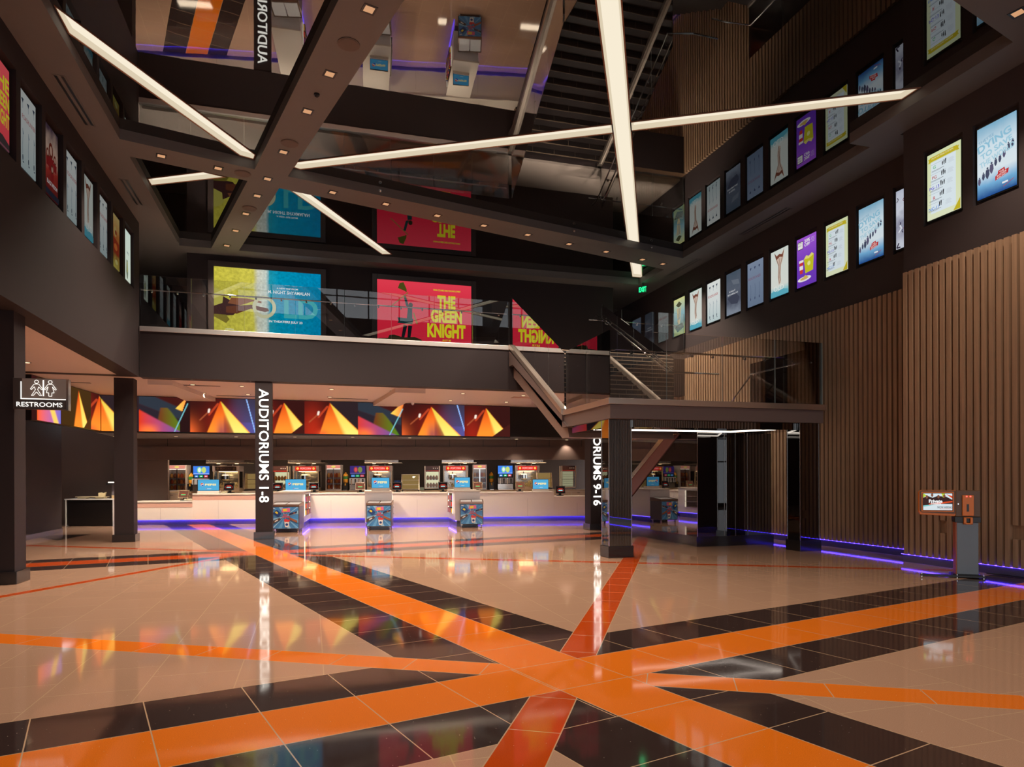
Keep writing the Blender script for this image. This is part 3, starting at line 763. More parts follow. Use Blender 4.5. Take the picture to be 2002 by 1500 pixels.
# two wide backlit posters on the mezzanine wall
def wide(x0, x1, label):
    t = thing('backlit_billboard', label, 'poster', ((x0 + x1) / 2, 22.02, 6.03)); hw = (x1 - x0) / 2
    f = MB(); z0, z1 = -.02, 1.98
    for a, b, c, d in ((-hw - .16, -hw, z0 - .16, z1 + .16), (hw, hw + .16, z0 - .16, z1 + .16), (-hw, hw, z1, z1 + .16), (-hw, hw, z0 - .16, z0)): f.box(a, b, -.07, 0, c, d)
    f.build('frame', mat('billboard_frame', srgb(60, 50, 48), .4), t, .006)
    return t, hw
def bgpanel(t, hw, m): MB().box(-hw, hw, -.03, -.001, -.02, 1.98).build('screen', m, t)
t, hw = wide(-2.76, .31, 'wide backlit poster split into yellow sand and turquoise sea')
m = grad_mat('beach_print', [(0, (196, 186, 66)), (.36, (206, 196, 78)), (.40, (206, 206, 188)), (.48, (196, 206, 196)), (.51, (30, 150, 172)), (.6, (0, 142, 178)), (1, (0, 128, 172))], 0, .95, .04, 2.2, (14, .5))
bgpanel(t, hw, m)
a = MB(); a.lay = .031; M_ = [emis(206, 196, 92, .8), emis(120, 66, 44, .7), emis(160, 96, 62, .7), emis(146, 130, 52, .7), emis(78, 46, 44, .7), emis(212, 208, 170, .85)]
a.fell(-1.535, .92, .34, .42, 0, 24, -PI / 2, PI / 2)
a.flat([(-1.535, .5), (-1.3, .52), (-1.0, .55), (-.75, .82), (-1.0, .95), (-1.28, 1.1), (-1.3, .9), (-1.535, .8)], 4)
a.flat([(-1.2, .62), (-.9, .6), (-.5, .78), (-.1, .70), (.02, .74), (-.02, .82), (-.5, .9), (-.9, .84), (-1.2, .8)], 1)
a.flat([(-1.15, .9), (-.8, .86), (-.45, 1.0), (-.2, .96), (-.2, 1.02), (-.6, 1.08), (-1.05, 1.08)], 2)
a.flat([(-1.535, .48), (-1.2, .3), (-1.1, .42), (-1.2, .55), (-1.535, .56)], 3)
a.fring(-.12, .85, .34, .1, 5)
a.build('artwork', M_, t)
l = MB(); l.lay = .05; lm = [emis(236, 240, 240, .95), emis(70, 176, 184, .9)]
l.text('O', -.12, .86, h=.66, mi=1, bold=.0) if 0 else None
l.text('LD', .95, .86, w=1.0, h=.62, mi=1, bold=.03)
l.text('A NEW TRIP FROM', .55, 1.45, w=.62, h=.05, mi=0, bold=.02); l.text('M. NIGHT SHYAMALAN', .6, 1.33, w=1.22, h=.1, mi=0, bold=.02)
l.text('IN THEATERS JULY 23', .5, .42, w=.98, h=.09, mi=0, bold=.03)
l.text('UNIVERSAL', -1.1, .12, w=.25, h=.04, mi=0)
l.build('lettering', lm, t)
t, hw = wide(2.04, 5.11, 'wide backlit red poster with tall yellow title letters')
bgpanel(t, hw, grad_mat('red_print', [(0, (196, 36, 56)), (.5, (206, 36, 58)), (1, (222, 60, 78))], 2, .95))
a = MB(); a.lay = .031; M_ = [emis(52, 46, 28, .6), emis(30, 66, 66, .6), emis(150, 120, 60, .7), emis(84, 84, 30, .7), emis(28, 30, 36, .6)]
a.flat([(-1.52, -.01), (-.1, -.01), (-.12, .12), (-.35, .2), (-.7, .16), (-1.0, .24), (-1.15, .22), (-1.2, .12), (-1.5, .1)], 0)
a.flat([(-.78, .12), (-.68, .14), (-.58, .55), (-.7, .58)], 4); a.flat([(-.58, .16), (-.48, .16), (-.42, .55), (-.55, .56)], 4)
a.flat([(-.9, .62), (-.42, .6), (-.38, .78), (-.9, .8), (-.86, .68)], 1)
a.flat([(-.6, .72), (-.42, .72), (-.42, 1.12), (-.56, 1.14)], 1); a.fell(-.47, 1.22, .07, .08, 0, 12)
a.flat([(-.62, 1.18), (-.52, 1.14), (-.62, 1.5), (-.7, 1.5)], 1); a.fline([(-.38, .98), (-.3, .72), (-.26, .62)], .05, 2)
a.fline([(-1.1, 1.14), (-.55, 1.62)], .03, 2); a.flat([(-.6, 1.62), (-.66, 1.66), (-.88, 1.74), (-.82, 1.9), (-.7, 1.94), (-.6, 1.72)], 3)
a.build('artwork', M_, t)
l = MB(); l.lay = .05; lm = [emis(206, 196, 36, 1.0)]
for s_, cx, z_, w_, h_ in (('THE', .7, 1.38, .6, .43), ('GREEN', .7, .92, 1.03, .43), ('KNIGHT', .7, .44, 1.27, .46)): l.text(s_, cx, z_, w=w_, h=h_, mi=0, bold=.05)
l.text('FROM ACCLAIMED DIRECTOR DAVID LOWERY', .72, 1.76, w=.9, h=.055, mi=0, bold=.02); l.text('JULY 30', .7, .12, w=.28, h=.09, mi=0, bold=.03)
l.build('lettering', lm, t)

# ------------------------------------------------------------------ video wall over the counter
VS = 1.0
VM = vcol_emis('video_picture', VS)
def VC(*c): return srgb(*c)
import numpy as np
def vid_colour(px, z):
    """the picture on the screens: px runs along the wall, z is 0..1 up the panel; numpy arrays"""
    sst = lambda a, b, v: np.clip((v - a) / (b - a), 0, 1) ** 2 * (3 - 2 * np.clip((v - a) / (b - a), 0, 1))
    C3 = lambda c: np.array(srgb(*c))[None, :]
    col = np.repeat(C3((52, 20, 18)), len(px), 0)
    def mixc(m, c): 
        nonlocal col
        c = C3(c) if isinstance(c, tuple) else c
        col = col * (1 - m[:, None]) + c * m[:, None]
    def lerp(t, a, b): return C3(a) * (1 - t[:, None]) + C3(b) * t[:, None]
    def seg(x0, x1, f): 
        nonlocal col
        keep = col.copy(); f(); m = ((px >= x0) & (px < x1)).astype(float)[:, None]; col = col * m + keep * (1 - m)
    def glowspot(cx, cz, rx, rz, c, k=1.0): mixc(np.exp(-((px - cx) / rx) ** 2 - ((z - cz) / rz) ** 2) * k, c)
    def line(x0, z0, x1, z1, w, c, k=1.0):
        t = np.clip(((px - x0) * (x1 - x0) + (z - z0) * 70 * 70 * (z1 - z0)) / ((x1 - x0) ** 2 + ((z1 - z0) * 70) ** 2), 0, 1)
        dd = np.hypot(px - x0 - t * (x1 - x0), (z - z0 - t * (z1 - z0)) * 70); mixc((1 - sst(w * .5, w * 1.3, dd)) * k, c)
    def cone(ax, l, r, top=.93, cut=None, hot=1.0):
        h = np.clip((top - z) / top, 0, 1); L = ax - l * h; R = ax + r * h
        m = sst(-1.5, 1.5, px - L) * sst(-1.0, 1.0, R - px) * (z < top)
        if cut: m = m * sst(-1, 1, (z - cut[1]) * 70 - (px - cut[0]) * cut[2])
        u = np.clip((px - L) / np.maximum(R - L, 1), 0, 1)
        body = lerp(np.clip(h * 1.15 + .1 * u, 0, 1), (206, 50, 16), (255, 140, 44))
        st_ = sst(.5, .66, u) * (1 - sst(.94, 1.0, u)) * .9; stripe = lerp(h, (222, 196, 60), (252, 236, 120))
        body = body * (1 - st_[:, None]) + stripe * st_[:, None]
        mixc(m * hot, body)
    def fitting(ax, s=1.0):
        line(ax - 22 * s, .52, ax - 5 * s, .84, 2.2, (190, 66, 36), .8); line(ax - 23 * s, .6, ax - 22 * s, .67, 2.2, (255, 232, 215), .9); line(ax - 40 * s, .36, ax - 26 * s, .56, 1.6, (170, 84, 50), .7)
    def A(s, k=1.0):
        X_ = (px - s) / k
        mixc(sst(0, 1, z) * .4, (80, 26, 22))
        m = sst(-.03, .03, (.62 + .38 * (1 - X_ / 60)) - z + .2) * sst(-.04, .04, z - (.78 - X_ * .0052)); mixc(m * (X_ < 92), (44, 50, 60))
        mixc(sst(-.03, .03, (.78 - X_ * .0052) - z) * (X_ < 92), (42, 34, 42))
        cx = 54; h = np.clip((.7 - z) / .7, 0, 1); mm = sst(-2, 2, X_ - (cx - 12 - 10 * h)) * sst(-2, 2, (cx + 34 * h ** .8) - X_) * (z < .7); u = np.clip((X_ - cx + 12) / 46, 0, 1)
        mixc(mm * .9, lerp(u, (112, 62, 26), (84, 132, 26)))
        low = sst(-.03, .03, (.62 - X_ * .0076) - z); mixc(low, lerp(np.clip(X_ / 70, 0, 1), (214, 56, 24), (120, 80, 140))); mixc(low * sst(.3, 0, z) * sst(30, 0, np.abs(X_ - 18)), (255, 120, 54))
        t2 = sst(-1, 1, X_ - (66 + (1 - z) * 0)) * sst(-.02, .02, z - (.58 + (88 - X_) * .006)) * sst(-1.5, 1.5, (97 - (1 - z) * 16) - X_) * sst(-.02, .02, (.6 + (X_ - 66) * .0145) - z)
        mixc(t2, lerp(np.clip((X_ - 66) / 28, 0, 1), (250, 225, 90), (255, 130, 60)))
        line(s + 69 * k, 0, s + 95 * k, .82, 1.2, (120, 196, 206), .8)
    def B(ax):
        bg_ = sst(ax - 10, ax + 62, px) * sst(1.1, .1, z); mixc(bg_ * .6, (96, 100, 180)); mixc(sst(ax + 10, ax + 40, px) * .6 * (z > .3), (58, 62, 88))
        glowspot(ax - 66, -.1, 22, .42, (255, 110, 50), .95); glowspot(ax, .3, 34, .5, (150, 36, 20), .6)
        cone(ax, 26, 58, .93); mixc(sst(0, 5, (px - ax) * 1.0 - 4) * sst(-1, 3, ax + 30 * (.9 - z) - px) * sst(.75, .1, z) * .75, (110, 34, 40))
        mixc(sst(.55, 0, z) * np.exp(-((px - ax - 2) / 10) ** 2) * .75, (120, 50, 80)); fitting(ax)
        line(ax + 51, 1, ax + 68, .02, 1.1, (150, 190, 255), .95)
    def Cc(ax, k=1.0):
        glowspot(ax - 30 * k, 0, 22, .7, (170, 40, 24), .7); cone(ax, 20 * k, 52 * k, .93, (ax + 14 * k, 0, -.0)); 
        m = sst(-1, 1, (px - ax - 14 * k) * .86 - z * 70) ; mixc(m, (66, 26, 22)); fitting(ax, k)
    def D(ax):
        glowspot(ax - 34, 0, 24, .8, (190, 46, 24), .8); mixc(sst(-1, 1, px - ax - 62 * np.clip((.96 - z), 0, 1)) * .9, (42, 32, 36)); cone(ax, 20, 64, .96); fitting(ax)
        glowspot(ax - 14, .0, 10, .12, (255, 90, 50), .7)
    seg(60, 73, lambda: None)
    def L1(): 
        mixc(sst(0, 1, z) * .5, (58, 44, 20)); mixc(sst(.45, .38, z) * (px < 119), lerp(np.clip((px - 73) / 46, 0, 1), (250, 96, 40), (110, 110, 200))); line(101, .36, 110, 0, 5, (255, 205, 90), .95)
    seg(73, 120, L1)
    def L2(): mixc(np.ones_like(px) * .6, (74, 54, 20)); cone(154, 9, 20, .95, None); m = sst(-1, 1, (px - 164) * 1.9 - z * 70 * 1.0); mixc(m, (84, 50, 22))
    seg(120, 178, L2)
    seg(178, 272, lambda: D(194)); seg(272, 372, lambda: A(272)); seg(352, 372, lambda: (A(272), mixc((px > 342 + z * 24) * 1.0, (40, 20, 20)), line(341, 0, 367, .82, 1.2, (120, 196, 206), .8)))
    seg(372, 502, lambda: B(431)); seg(502, 604, lambda: Cc(555)); seg(596, 712, lambda: D(645)); seg(700, 790, lambda: A(694, .98)); seg(786, 908, lambda: B(843)); seg(908, 1000, lambda: Cc(950, .9))
    return np.clip(col, 0, 1)
def screen_grid(t, u0, u1, pxf, name='picture', nz=48, step=.022):
    n = int((u1 - u0) / step); us = np.linspace(u0, u1, n); zs = np.linspace(0, 1, nz)
    U, Zz = np.meshgrid(us, zs); PX, _ = np.meshgrid(np.array([pxf(u) for u in us]), zs)
    colr = vid_colour(PX.ravel(), Zz.ravel())
    me = bpy.data.meshes.new(name); vs = np.stack([U.ravel(), np.full(U.size, -.001), Zz.ravel() * 1.12], 1)
    fs = [(j * n + i, j * n + i + 1, (j + 1) * n + i + 1, (j + 1) * n + i) for j in range(nz - 1) for i in range(n - 1)]
    me.from_pydata(vs.tolist(), [], fs); at = me.color_attributes.new('Col', 'FLOAT_COLOR', 'POINT')
    at.data.foreach_set('color', np.concatenate([colr, np.ones((len(colr), 1))], 1).ravel().astype(np.float32)); me.materials.append(VM)
    o = bpy.data.objects.new(name, me); C.objects.link(o); o.parent = t; return o
VM = vcol_emis('video_picture', 1.2)
VY = 24.28
xl = on_y(196.5, 800, 24.2)[0]; xr = on_y(997, 800, VY)[0]
t = thing('video_wall', 'long video wall over the concession counter showing orange light cones', 'video screen', ((xl + xr) / 2, VY, 3.19)); hw = (xr - xl) / 2
MB().box(-hw, hw, .01, .14, -.03, 1.13).build('housing', BLACK, t)
def px_of(X_, Y_):   # photo column of a plan point
    a, b = X_ * ct - Y_ * st, X_ * st + Y_ * ct
    return HX + F * a / b + ROLL * -115
screen_grid(t, -hw, hw, lambda u: px_of(u + (xl + xr) / 2, VY))
# return panel along the left aisle
t = thing('video_wall', 'short video wall angled along the left aisle beside the restrooms sign', 'video screen', (-6.72, 20.0, 3.19))
ang = math.atan2(24.2 - 20.3, (xl) - (-6.76)); L_ = math.hypot(24.2 - 20.3, xl + 6.76)
t.location = (-6.76, 20.3, 3.19); t.rotation_euler = (0, 0, ang)
MB().box(-.3, L_, .01, .14, -.03, 1.13).build('housing', BLACK, t)
screen_grid(t, -.3, L_, lambda u: px_of(-6.76 + u * math.cos(ang), 20.3 + u * math.sin(ang)))

# ------------------------------------------------------------------ mezzanine edge, glass railing
t = thing('edge_trim', 'brushed steel trim along the mezzanine floor edge', 'trim', (.8, 19.8, 5.53))
MB().box(-5.08, 4.98, -.035, .12, 0, .13).build('steel_trim', EDGE, t, .006)
def rail_panels(t, pts, h, thick=.014, ax='x', z=0, gap=.012):
    for a, b in zip(pts[:-1], pts[1:]):
        m = MB()
        if ax == 'x': m.box(a + gap / 2, b - gap / 2, 0, thick, z, z + h)
        else: m.box(0, thick, a + gap / 2, b - gap / 2, z, z + h)
        m.build('glass_panel', GLASS, t)
        e = MB()
        if ax == 'x': e.box(b - gap / 2 - .004, b - gap / 2, 0, thick, z, z + h)
        else: e.box(0, thick, b - gap / 2 - .004, b - gap / 2, z, z + h)
        e.build('glass_edge', GEDGE, t)
def bracket(parent, x, y, z, dx, dy):
    m = MB(); m.cyl((x, y, z), .012, .06, 0, 8); m.tube([(x, y, z), (x + dx, y + dy, z), (x + dx, y + dy, z + .075)], .008, n=6)
    m.ball((x, y, z + .0), .028, n=8, m=5); return m.build('bracket', CHROME, parent)
t = thing('glass_railing', 'glass railing with steel handrail along the mezzanine edge', 'railing', (0, 19.84, 5.66))
px_ = [-4.28, -3.05, -1.72, -.4, .93, 2.25, 3.5, 4.65, 5.8]
rail_panels(t, px_, 1.35)
MB().tube([(-4.28, .12, 1.0), (5.75, .12, 1.0)], .021, n=10).build('handrail', CHROME, t)
for i in range(len(px_) - 1):
    for k in (.22, .72): 
        x_ = px_[i] + (px_[i + 1] - px_[i]) * k; bracket(t, x_, .04, .93, 0, .08)

# ------------------------------------------------------------------ staircase
SX0, SX1 = 5.85, 8.72
YB, ZB, YT, ZT = 15.28, 3.2, 19.64, 5.6
TREAD = mat('stair_porcelain', srgb(40, 35, 35), .35, var=.1, bscale=30)
GROUT = mat('pale_joint', srgb(150, 128, 108), .6)
RAILP = mat('stringer_paint', srgb(104, 88, 84), .45)
t = thing('staircase', 'dark tiled staircase rising from the landing to the mezzanine', 'staircase', (7.3, 15.28, 0))
oy = 15.28; ox = 7.3
def R(p): return (p[0] - ox, p[1] - oy) + tuple(p[2:])
n = 14
m = MB(); jm = MB()
for i in range(n):
    z0 = ZB + (ZT - ZB) * i / n; z1 = ZB + (ZT - ZB) * (i + 1) / n; y0 = .32 + 4.04 / 13 * i; y1 = y0 + 4.04 / 13
    m.box(SX0 - ox + .04, SX1 - ox, y0, min(y1 + .02, 4.5), z0 - .16, z1)
    jm.box(SX0 - ox + .04, SX1 - ox, y0 - .004, y0, z1 - .022, z1 + .003)
    for k in range(4):
        x_ = SX0 - ox + .3 + k * .69 + (.34 if i % 2 else 0)
        if x_ < SX1 - ox: jm.box(x_, x_ + .008, y0 - .003, y0, z0, z1 - .02)
m.build('treads', TREAD, t); jm.build('nosing_joints', GROUT, t)
sl = (ZT - ZB) / (YT - YB)
for xs, nm in ((SX0 - ox - .08, 'a'), (SX1 - ox, 'b')):
    s_ = MB(); w_ = .12
    s_.prism_x([(4.52, ZT - .1), (0, ZB - .04), (0, ZB - .34), (-.33, ZB - .34), (-.33, 2.858), (-.33 + .02, 2.858), (4.15, 5.03), (4.52, 5.03)][:], xs, xs + w_)
    s_.build('stringer', RAILP, t)
    tr = MB(); tr.prism_x([(4.38, ZT + .07), (4.52, ZT + .07), (4.52, ZT - .05), (4.4, ZT - .05), (-.02, ZB - .03), (-.02, ZB + .1)], xs - .03, xs + w_ + .02)
    tr.build('stringer_trim', COPS, t)
u = MB(); u.prism_x([(4.5, 4.7), (4.5, 5.0), (.1, 2.95), (0, 2.86), (-.1, 2.62), (.35, 2.62)], SX0 - ox + .06, SX1 - ox)
u.build('soffit_panel', mat('stair_soffit', srgb(128, 108, 100), .4), t)
# handrails and sloping glass
def slope_glass(x, label_):
    g = thing('stair_railing', label_, 'railing', (x, 15.28, 0))
    ys = [-.02, 1.09, 2.18, 3.26, 4.36]
    zf = lambda y: ZB + .1 + sl * y
    for a, b in zip(ys[:-1], ys[1:]):
        m = MB(); m.prism_x([(a + .006, zf(a)), (b - .006, zf(b)), (b - .006, zf(b) + 1.37), (a + .006, zf(a) + 1.37)], 0, .014); m.build('glass_panel', GLASS, g)
        e = MB(); e.prism_x([(b - .01, zf(b)), (b - .006, zf(b)), (b - .006, zf(b) + 1.37), (b - .01, zf(b) + 1.37)], 0, .014); e.build('glass_edge', GEDGE, g)
    return g, zf
g, zf = slope_glass(SX0 - .03, 'sloping glass railing on the open left side of the stair flight')
MB().tube([(.1, 4.6, zf(4.3) + 1.0), (.1, 4.3, zf(4.3) + 1.0), (.1, -.15, zf(-.15) + 1.0), (.1, -.25, zf(-.15) + 1.0), (.1, -.2, 4.3)][:3], .021, n=10).build('handrail', CHROME, g)
for k in (.3, 1.2, 2.1, 3.0, 3.9): bracket(g, .02, k, zf(k) + .92, .08, 0)
g, zf = slope_glass(SX1 + .04, 'sloping glass railing on the inner right side of the stair flight')
MB().tube([(-.1, 4.9, zf(4.5) + 1.0), (-.1, 4.5, zf(4.5) + 1.0), (-.1, .05, zf(.05) + .98), (.55, -.1, zf(.05) + .96), (1.25, -.1, zf(.05) + .96)], .021, n=10).build('handrail', CHROME, g)
for k in (.3, 1.2, 2.1, 3.0, 3.9): bracket(g, -.02, k, zf(k) + .92, -.08, 0)

# landing
t = thing('stair_landing', 'dark stair landing with steel edge on two black mirror columns', 'landing', (8.42, 13.97, 0))
ox, oy = 8.42, 13.97
m = MB(); m.box(5.82 - ox, 11.03 - ox, 12.66 - oy, 15.28 - oy, 2.86, 3.14); m.build('platform', RAILP, t)
m = MB(); m.box(5.77 - ox, 11.08 - ox, 12.61 - oy, 12.75 - oy, 3.145, 3.27); m.box(5.77 - ox, 5.93 - ox, 12.75 - oy, 15.26 - oy, 3.145, 3.27); m.box(10.95 - ox, 11.08 - ox, 12.75 - oy, 15.26 - oy, 3.145, 3.27)
m.build('edge_trim', COPS, t, .005)
m = MB(); m.box(5.93 - ox, 10.95 - ox, 12.75 - oy, 15.27 - oy, 3.141, 3.2); m.build('tiled_top', TREAD, t)
m = MB(); m.box(6.39 - ox, 10.41 - ox, 12.78 - oy, 12.86 - oy, 2.7, 2.858); m.box(5.88 - ox, 6.0 - ox, 13.22 - oy, 14.9 - oy, 2.7, 2.858)
m.build('fascia_glass', MIRROR, t)
m = MB(); m.box(6.39 - ox, 10.4 - ox, 12.86 - oy, 15.2 - oy, 2.74, 2.858); m.box(6.0 - ox, 6.39 - ox, 13.22 - oy, 15.2 - oy, 2.74, 2.858); m.box(10.4 - ox, 10.95 - ox, 13.12 - oy, 15.2 - oy, 2.74, 2.858); m.build('underside', MIRROR, t)
LED = emis(255, 240, 225, 4.0)
m = MB(); zl = 2.722
for a, b, c, d_ in ((6.1, 10.2, 13.02, 13.035), (6.1, 9.6, 14.1, 14.115)): m.box(a - ox, b - ox, c - oy, d_ - oy, zl, zl + .014)
m.prism([(10.2 - ox, 13.02 - oy), (10.215 - ox, 13.03 - oy), (9.612 - ox, 14.115 - oy), (9.597 - ox, 14.105 - oy)], zl, zl + .014)
m.build('led_line', LED, t)
g = thing('landing_railing', 'glass railing with steel handrail round the stair landing', 'railing', (5.83, 12.67, 3.2))
rail_panels(g, [0, 1.29, 2.62, 3.95, 5.2], 1.46)
gy = MB(); rail_panels(g, [.03, 1.27, 2.5], 1.46, ax='y')
MB().tube([(.1, 2.35, 1.08), (.1, .14, 1.08), (.16, .1, 1.08), (5.08, .1, 1.08)], .021, n=10).build('handrail', CHROME, g)
for k in (.5, 1.05, 1.9, 2.4, 3.2, 3.7, 4.4, 4.9): bracket(g, k, .03, 1.01, 0, .07)
for k in (.6, 1.1, 1.8): bracket(g, .03, k, 1.01, .07, 0)
g = thing('landing_railing', 'glass and steel railing at the right end of the landing, above the lower flight', 'railing', (10.98, 12.7, 3.2))
rail_panels(g, [.03, 1.25, 2.55], 1.4, ax='y')
MB().tube([(-.42, -.02 + .12, 1.02), (-.42, 1.9, 1.02), (-.42, 2.9, .3), (-.42, 3.6, -.25)], .02, n=10).build('handrail', CHROME, g)
for k in (.4, 1.0, 1.6): 
    m = MB(); m.tube([(0, k, .95), (-.42, k, .95), (-.42, k, 1.01)], .009, n=6); m.build('bracket', CHROME, g)
# lower flight descending behind the mirror box
t = thing('staircase', 'lower flight of dark steps going down behind the black mirror box', 'staircase', (9.9, 15.3, 0))
m = MB()
for i in range(17):
    z1 = 2.7 - .18 * i; y0 = .6 + .31 * i
    if z1 <= .1: break
    m.box(-.88, .9, y0, y0 + .33, max(.0, z1 - .2), z1)
m.build('treads', TREAD, t)
g = thing('stair_railing', 'glass railing standing on the balcony floor right of the stair head', 'railing', (8.8, 19.84, 5.6))
rail_panels(g, [0, .75, 1.85, 2.98], 1.42)
MB().tube([(-.35, .12, 1.05), (2.98, .12, 1.05)], .02, n=10).build('handrail', CHROME, g)
for k in (.2, .6, 1.3, 2.2, 2.7): bracket(g, k, .03, .98, 0, .08)
m = MB(); m.box(8.76 - 8.8, 11.87 - 8.8, -.04, .12, -.07, .06); m.build('edge_trim', STEEL, g)

# black mirror box under the landing
t = thing('mirror_box', 'black mirror clad enclosure under the stair landing', 'enclosure', (9.86, 16.6, 0))
ox, oy = 9.86, 16.6
m = MB(); m.prism_x([(14.34 - oy, .24), (20.3 - oy, .24), (19.9 - oy, .3), (17.62 - oy, 1.52), (15.4 - oy, 2.73), (14.34 - oy, 2.73)], 8.82 - ox, 8.88 - ox); m.build('side_panel', MIRROR, t)
m = MB(); m.prism_x([(15.12 - oy, 2.72), (15.63 - oy, 2.72), (17.62 - oy, 1.62), (20.4 - oy, .1), (20.4 - oy, 0), (19.9 - oy, 0), (17.62 - oy, 1.18)], 8.79 - ox, 8.818 - ox); m.build('stringer', mat('stringer_rose', srgb(120, 84, 84), .4), t)
m = MB(); m.prism_x([(15.63 - oy, 2.72), (15.9 - oy, 2.72), (17.62 - oy, 1.77), (20.4 - oy, .24), (20.4 - oy, .1), (17.62 - oy, 1.62)], 8.76 - ox, 8.83 - ox); m.build('steel_trim', STEEL, t)
m = MB(); m.prism_x([(15.95 - oy, 2.72), (17.62 - oy, 1.79), (20.3 - oy, .3), (20.3 - oy, 1.6), (18.2 - oy, 2.72)], 8.82 - ox, 8.834 - ox); m.build('glass_panel', GLASS, t)
for a, b in ((8.82, 9.55), (9.565, 9.86), (9.875, 10.2), (10.215, 10.88)):
    m = MB(); m.box(a - ox + (.0 if a > 8.9 else .0), b - ox, 14.28 - oy, 14.335 - oy, .24, 2.73); m.build('front_panel', MIRROR, t)
m = MB(); m.box(10.84 - ox, 10.9 - ox, 14.34 - oy, 15.28 - oy, .24, 2.73); m.build('side_panel', MIRROR, t)
m = MB(); m.box(8.78 - ox, 10.93 - ox, 14.25 - oy, 14.4 - oy, 0, .238); m.box(8.84 - ox, 8.9 - ox, 14.4 - oy, 19.9 - oy, 0, .238); m.build('plinth', TILEK, t)
m = MB()
for a in (8.82, 9.557, 9.867, 10.207, 10.89): m.box(a - ox - .004, a - ox + .004, 14.272 - oy, 14.28 - oy, .24, 2.73)
m.build('joint_trim', STEEL, t)

# ------------------------------------------------------------------ ceiling fixtures
DL = emis(255, 214, 170, 2.2)
COP = mat('copper_reflector', srgb(205, 140, 105), .3, .7)
def spot(name, loc, e, col, ang=115, blend=.6):
    l = bpy.data.lights.new(name, 'SPOT'); l.energy = e; l.color = col; l.spot_size = math.radians(ang); l.spot_blend = blend; l.shadow_soft_size = .06
    o = bpy.data.objects.new(name, l); o.location = loc; C.objects.link(o); return o
def downlight(x, y, z, rz, label, s=.2, e=150, group='square downlights in the ceiling beams'):
    t = thing('downlight', label, 'downlight', (x, y, z), rz, group)
    m = MB(); h = s / 2; q = h - .03
    for a, b, c, d_ in ((-h, h, -h, -q), (-h, h, q, h), (-h, -q, -q, q), (q, h, -q, q)): m.box(a, b, c, d_, -.008, -.001)
    m.build('trim_ring', DARK, t)
    m = MB(); m.box(-q, q, -q, q, -.004, -.0015); m.build('reflector', [DLR], t)
    o = spot('lamp', (0, 0, -.03), e, (1, .84, .68)); o.parent = t
    return t
DLR = emis(240, 178, 130, .75)
th = math.atan2(5.89, -1.54)
SPOTS_C = [(.82, 9.91), (.32, 11.68), (-.04, 12.98), (-.52, 14.73), (-.91, 16.15), (-1.2, 17.18), (-1.56, 18.42), (-1.93, 19.75), (-2.3, 21.08)]
E_DL = 540
for i, (x, y) in enumerate(SPOTS_C):
    downlight(x, y, ZS, th, 'square downlight in the long diagonal beam, %s from the camera end' % ORD[i], e=E_DL)
for i, (x, y) in enumerate([(-2.96, 15.61), (-1.9, 15.89)]):
    downlight(x, y, ZS, math.radians(14), 'square downlight in the beam stub left of the crossing, %s from the left wall' % ORD[i], e=E_DL)
for i, (x, y) in enumerate([(.51, 16.49), (1.78, 16.83), (3.12, 17.21), (4.43, 17.55), (5.76, 17.88), (7.13, 18.26), (8.43, 18.58), (9.81, 18.95), (10.63, 19.16)]):
    downlight(x, y, ZS, math.radians(15), 'square downlight in the cross beam, %s to the right of the crossing' % ORD[i], e=E_DL)
downlight(9.85, 7.37, ZS, math.radians(15), 'square downlight at the top right corner of the ceiling', e=E_DL)
for i, (x, y) in enumerate([(1.3, 7.95), (1.78, 6.15), (2.22, 4.4)]):
    downlight(x, y, ZS, th, 'square downlight in the diagonal beam overhead, %s back from the frame' % ORD[i], e=E_DL)
SPK = mat('speaker_grille', srgb(92, 80, 74), .7, bump=.2, bscale=400)
for i, (x, y, lb) in enumerate([(.58, 10.79, 'round ceiling speaker in the diagonal beam nearest the camera'), (-.39, 14.31, 'round ceiling speaker in the diagonal beam just before the crossing'),
                            (-1.42, 16.01, 'round ceiling speaker left of the beam crossing'), (-1.44, 18.02, 'round ceiling speaker in the diagonal beam beyond the crossing')]):
    m = MB(); m.cyl((0, 0, -.012), .17, .011, 0, 28); m.cyl((0, 0, -.016), .15, .004, 0, 28)
    o = m.build('ceiling_speaker', SPK); o.location = (x, y, ZS); tag(o, lb, 'speaker', 'round ceiling speakers')
m = MB(); m.cyl((0, 0, -.03), .05, .03, 0, 16); m.ball((0, 0, -.03), .035, n=12)
o = m.build('camera_dome', DARK); o.location = (.12, 12.35, ZS); tag(o, 'small dark dome in the diagonal beam between two downlights', 'sensor')
def diffuser(x, y, L, lb, z=ZS, rz=PI / 2, n=2):
    t = thing('slot_diffuser', lb, 'air vent', (x, y, z), rz)
    m = MB(); m.box(-L / 2, L / 2, -.1, .1, -.006, -.001); m.build('plate', SOFF, t)
    for k in range(n):
        m = MB(); q = -.05 + .1 * k; m.box(-L / 2 + .03, L / 2 - .03, q - .022, q + .022, -.009, -.0065); m.build('slot', BLACK, t)
diffuser(-4.0, 13.8, 1.7, 'twin slot air vent in the left soffit, nearer one')
diffuser(-4.0, 17.8, 1.5, 'twin slot air vent in the left soffit, farther one')
diffuser(11.45, 15.3, 2.0, 'twin slot air vent in the right soffit above the posters')
diffuser(11.45, 19.3, 1.8, 'twin slot air vent in the right soffit near the mezzanine')
for i, (x, y) in enumerate([(1.6, 16.42), (7.0, 17.6), (9.7, 18.22)]):
    m = MB(); m.cyl((0, 0, 0), .035, .05, 0, 12, 'y'); m.ball((0, -.01, 0), .025)
    o = m.build('sprinkler_head', STEEL); o.location = (x, y - .07, 8.48); tag(o, 'small sprinkler head on the near face of the cross beam, %s from the crossing' % ORD[i], 'sprinkler', 'sprinklers on the cross beam')
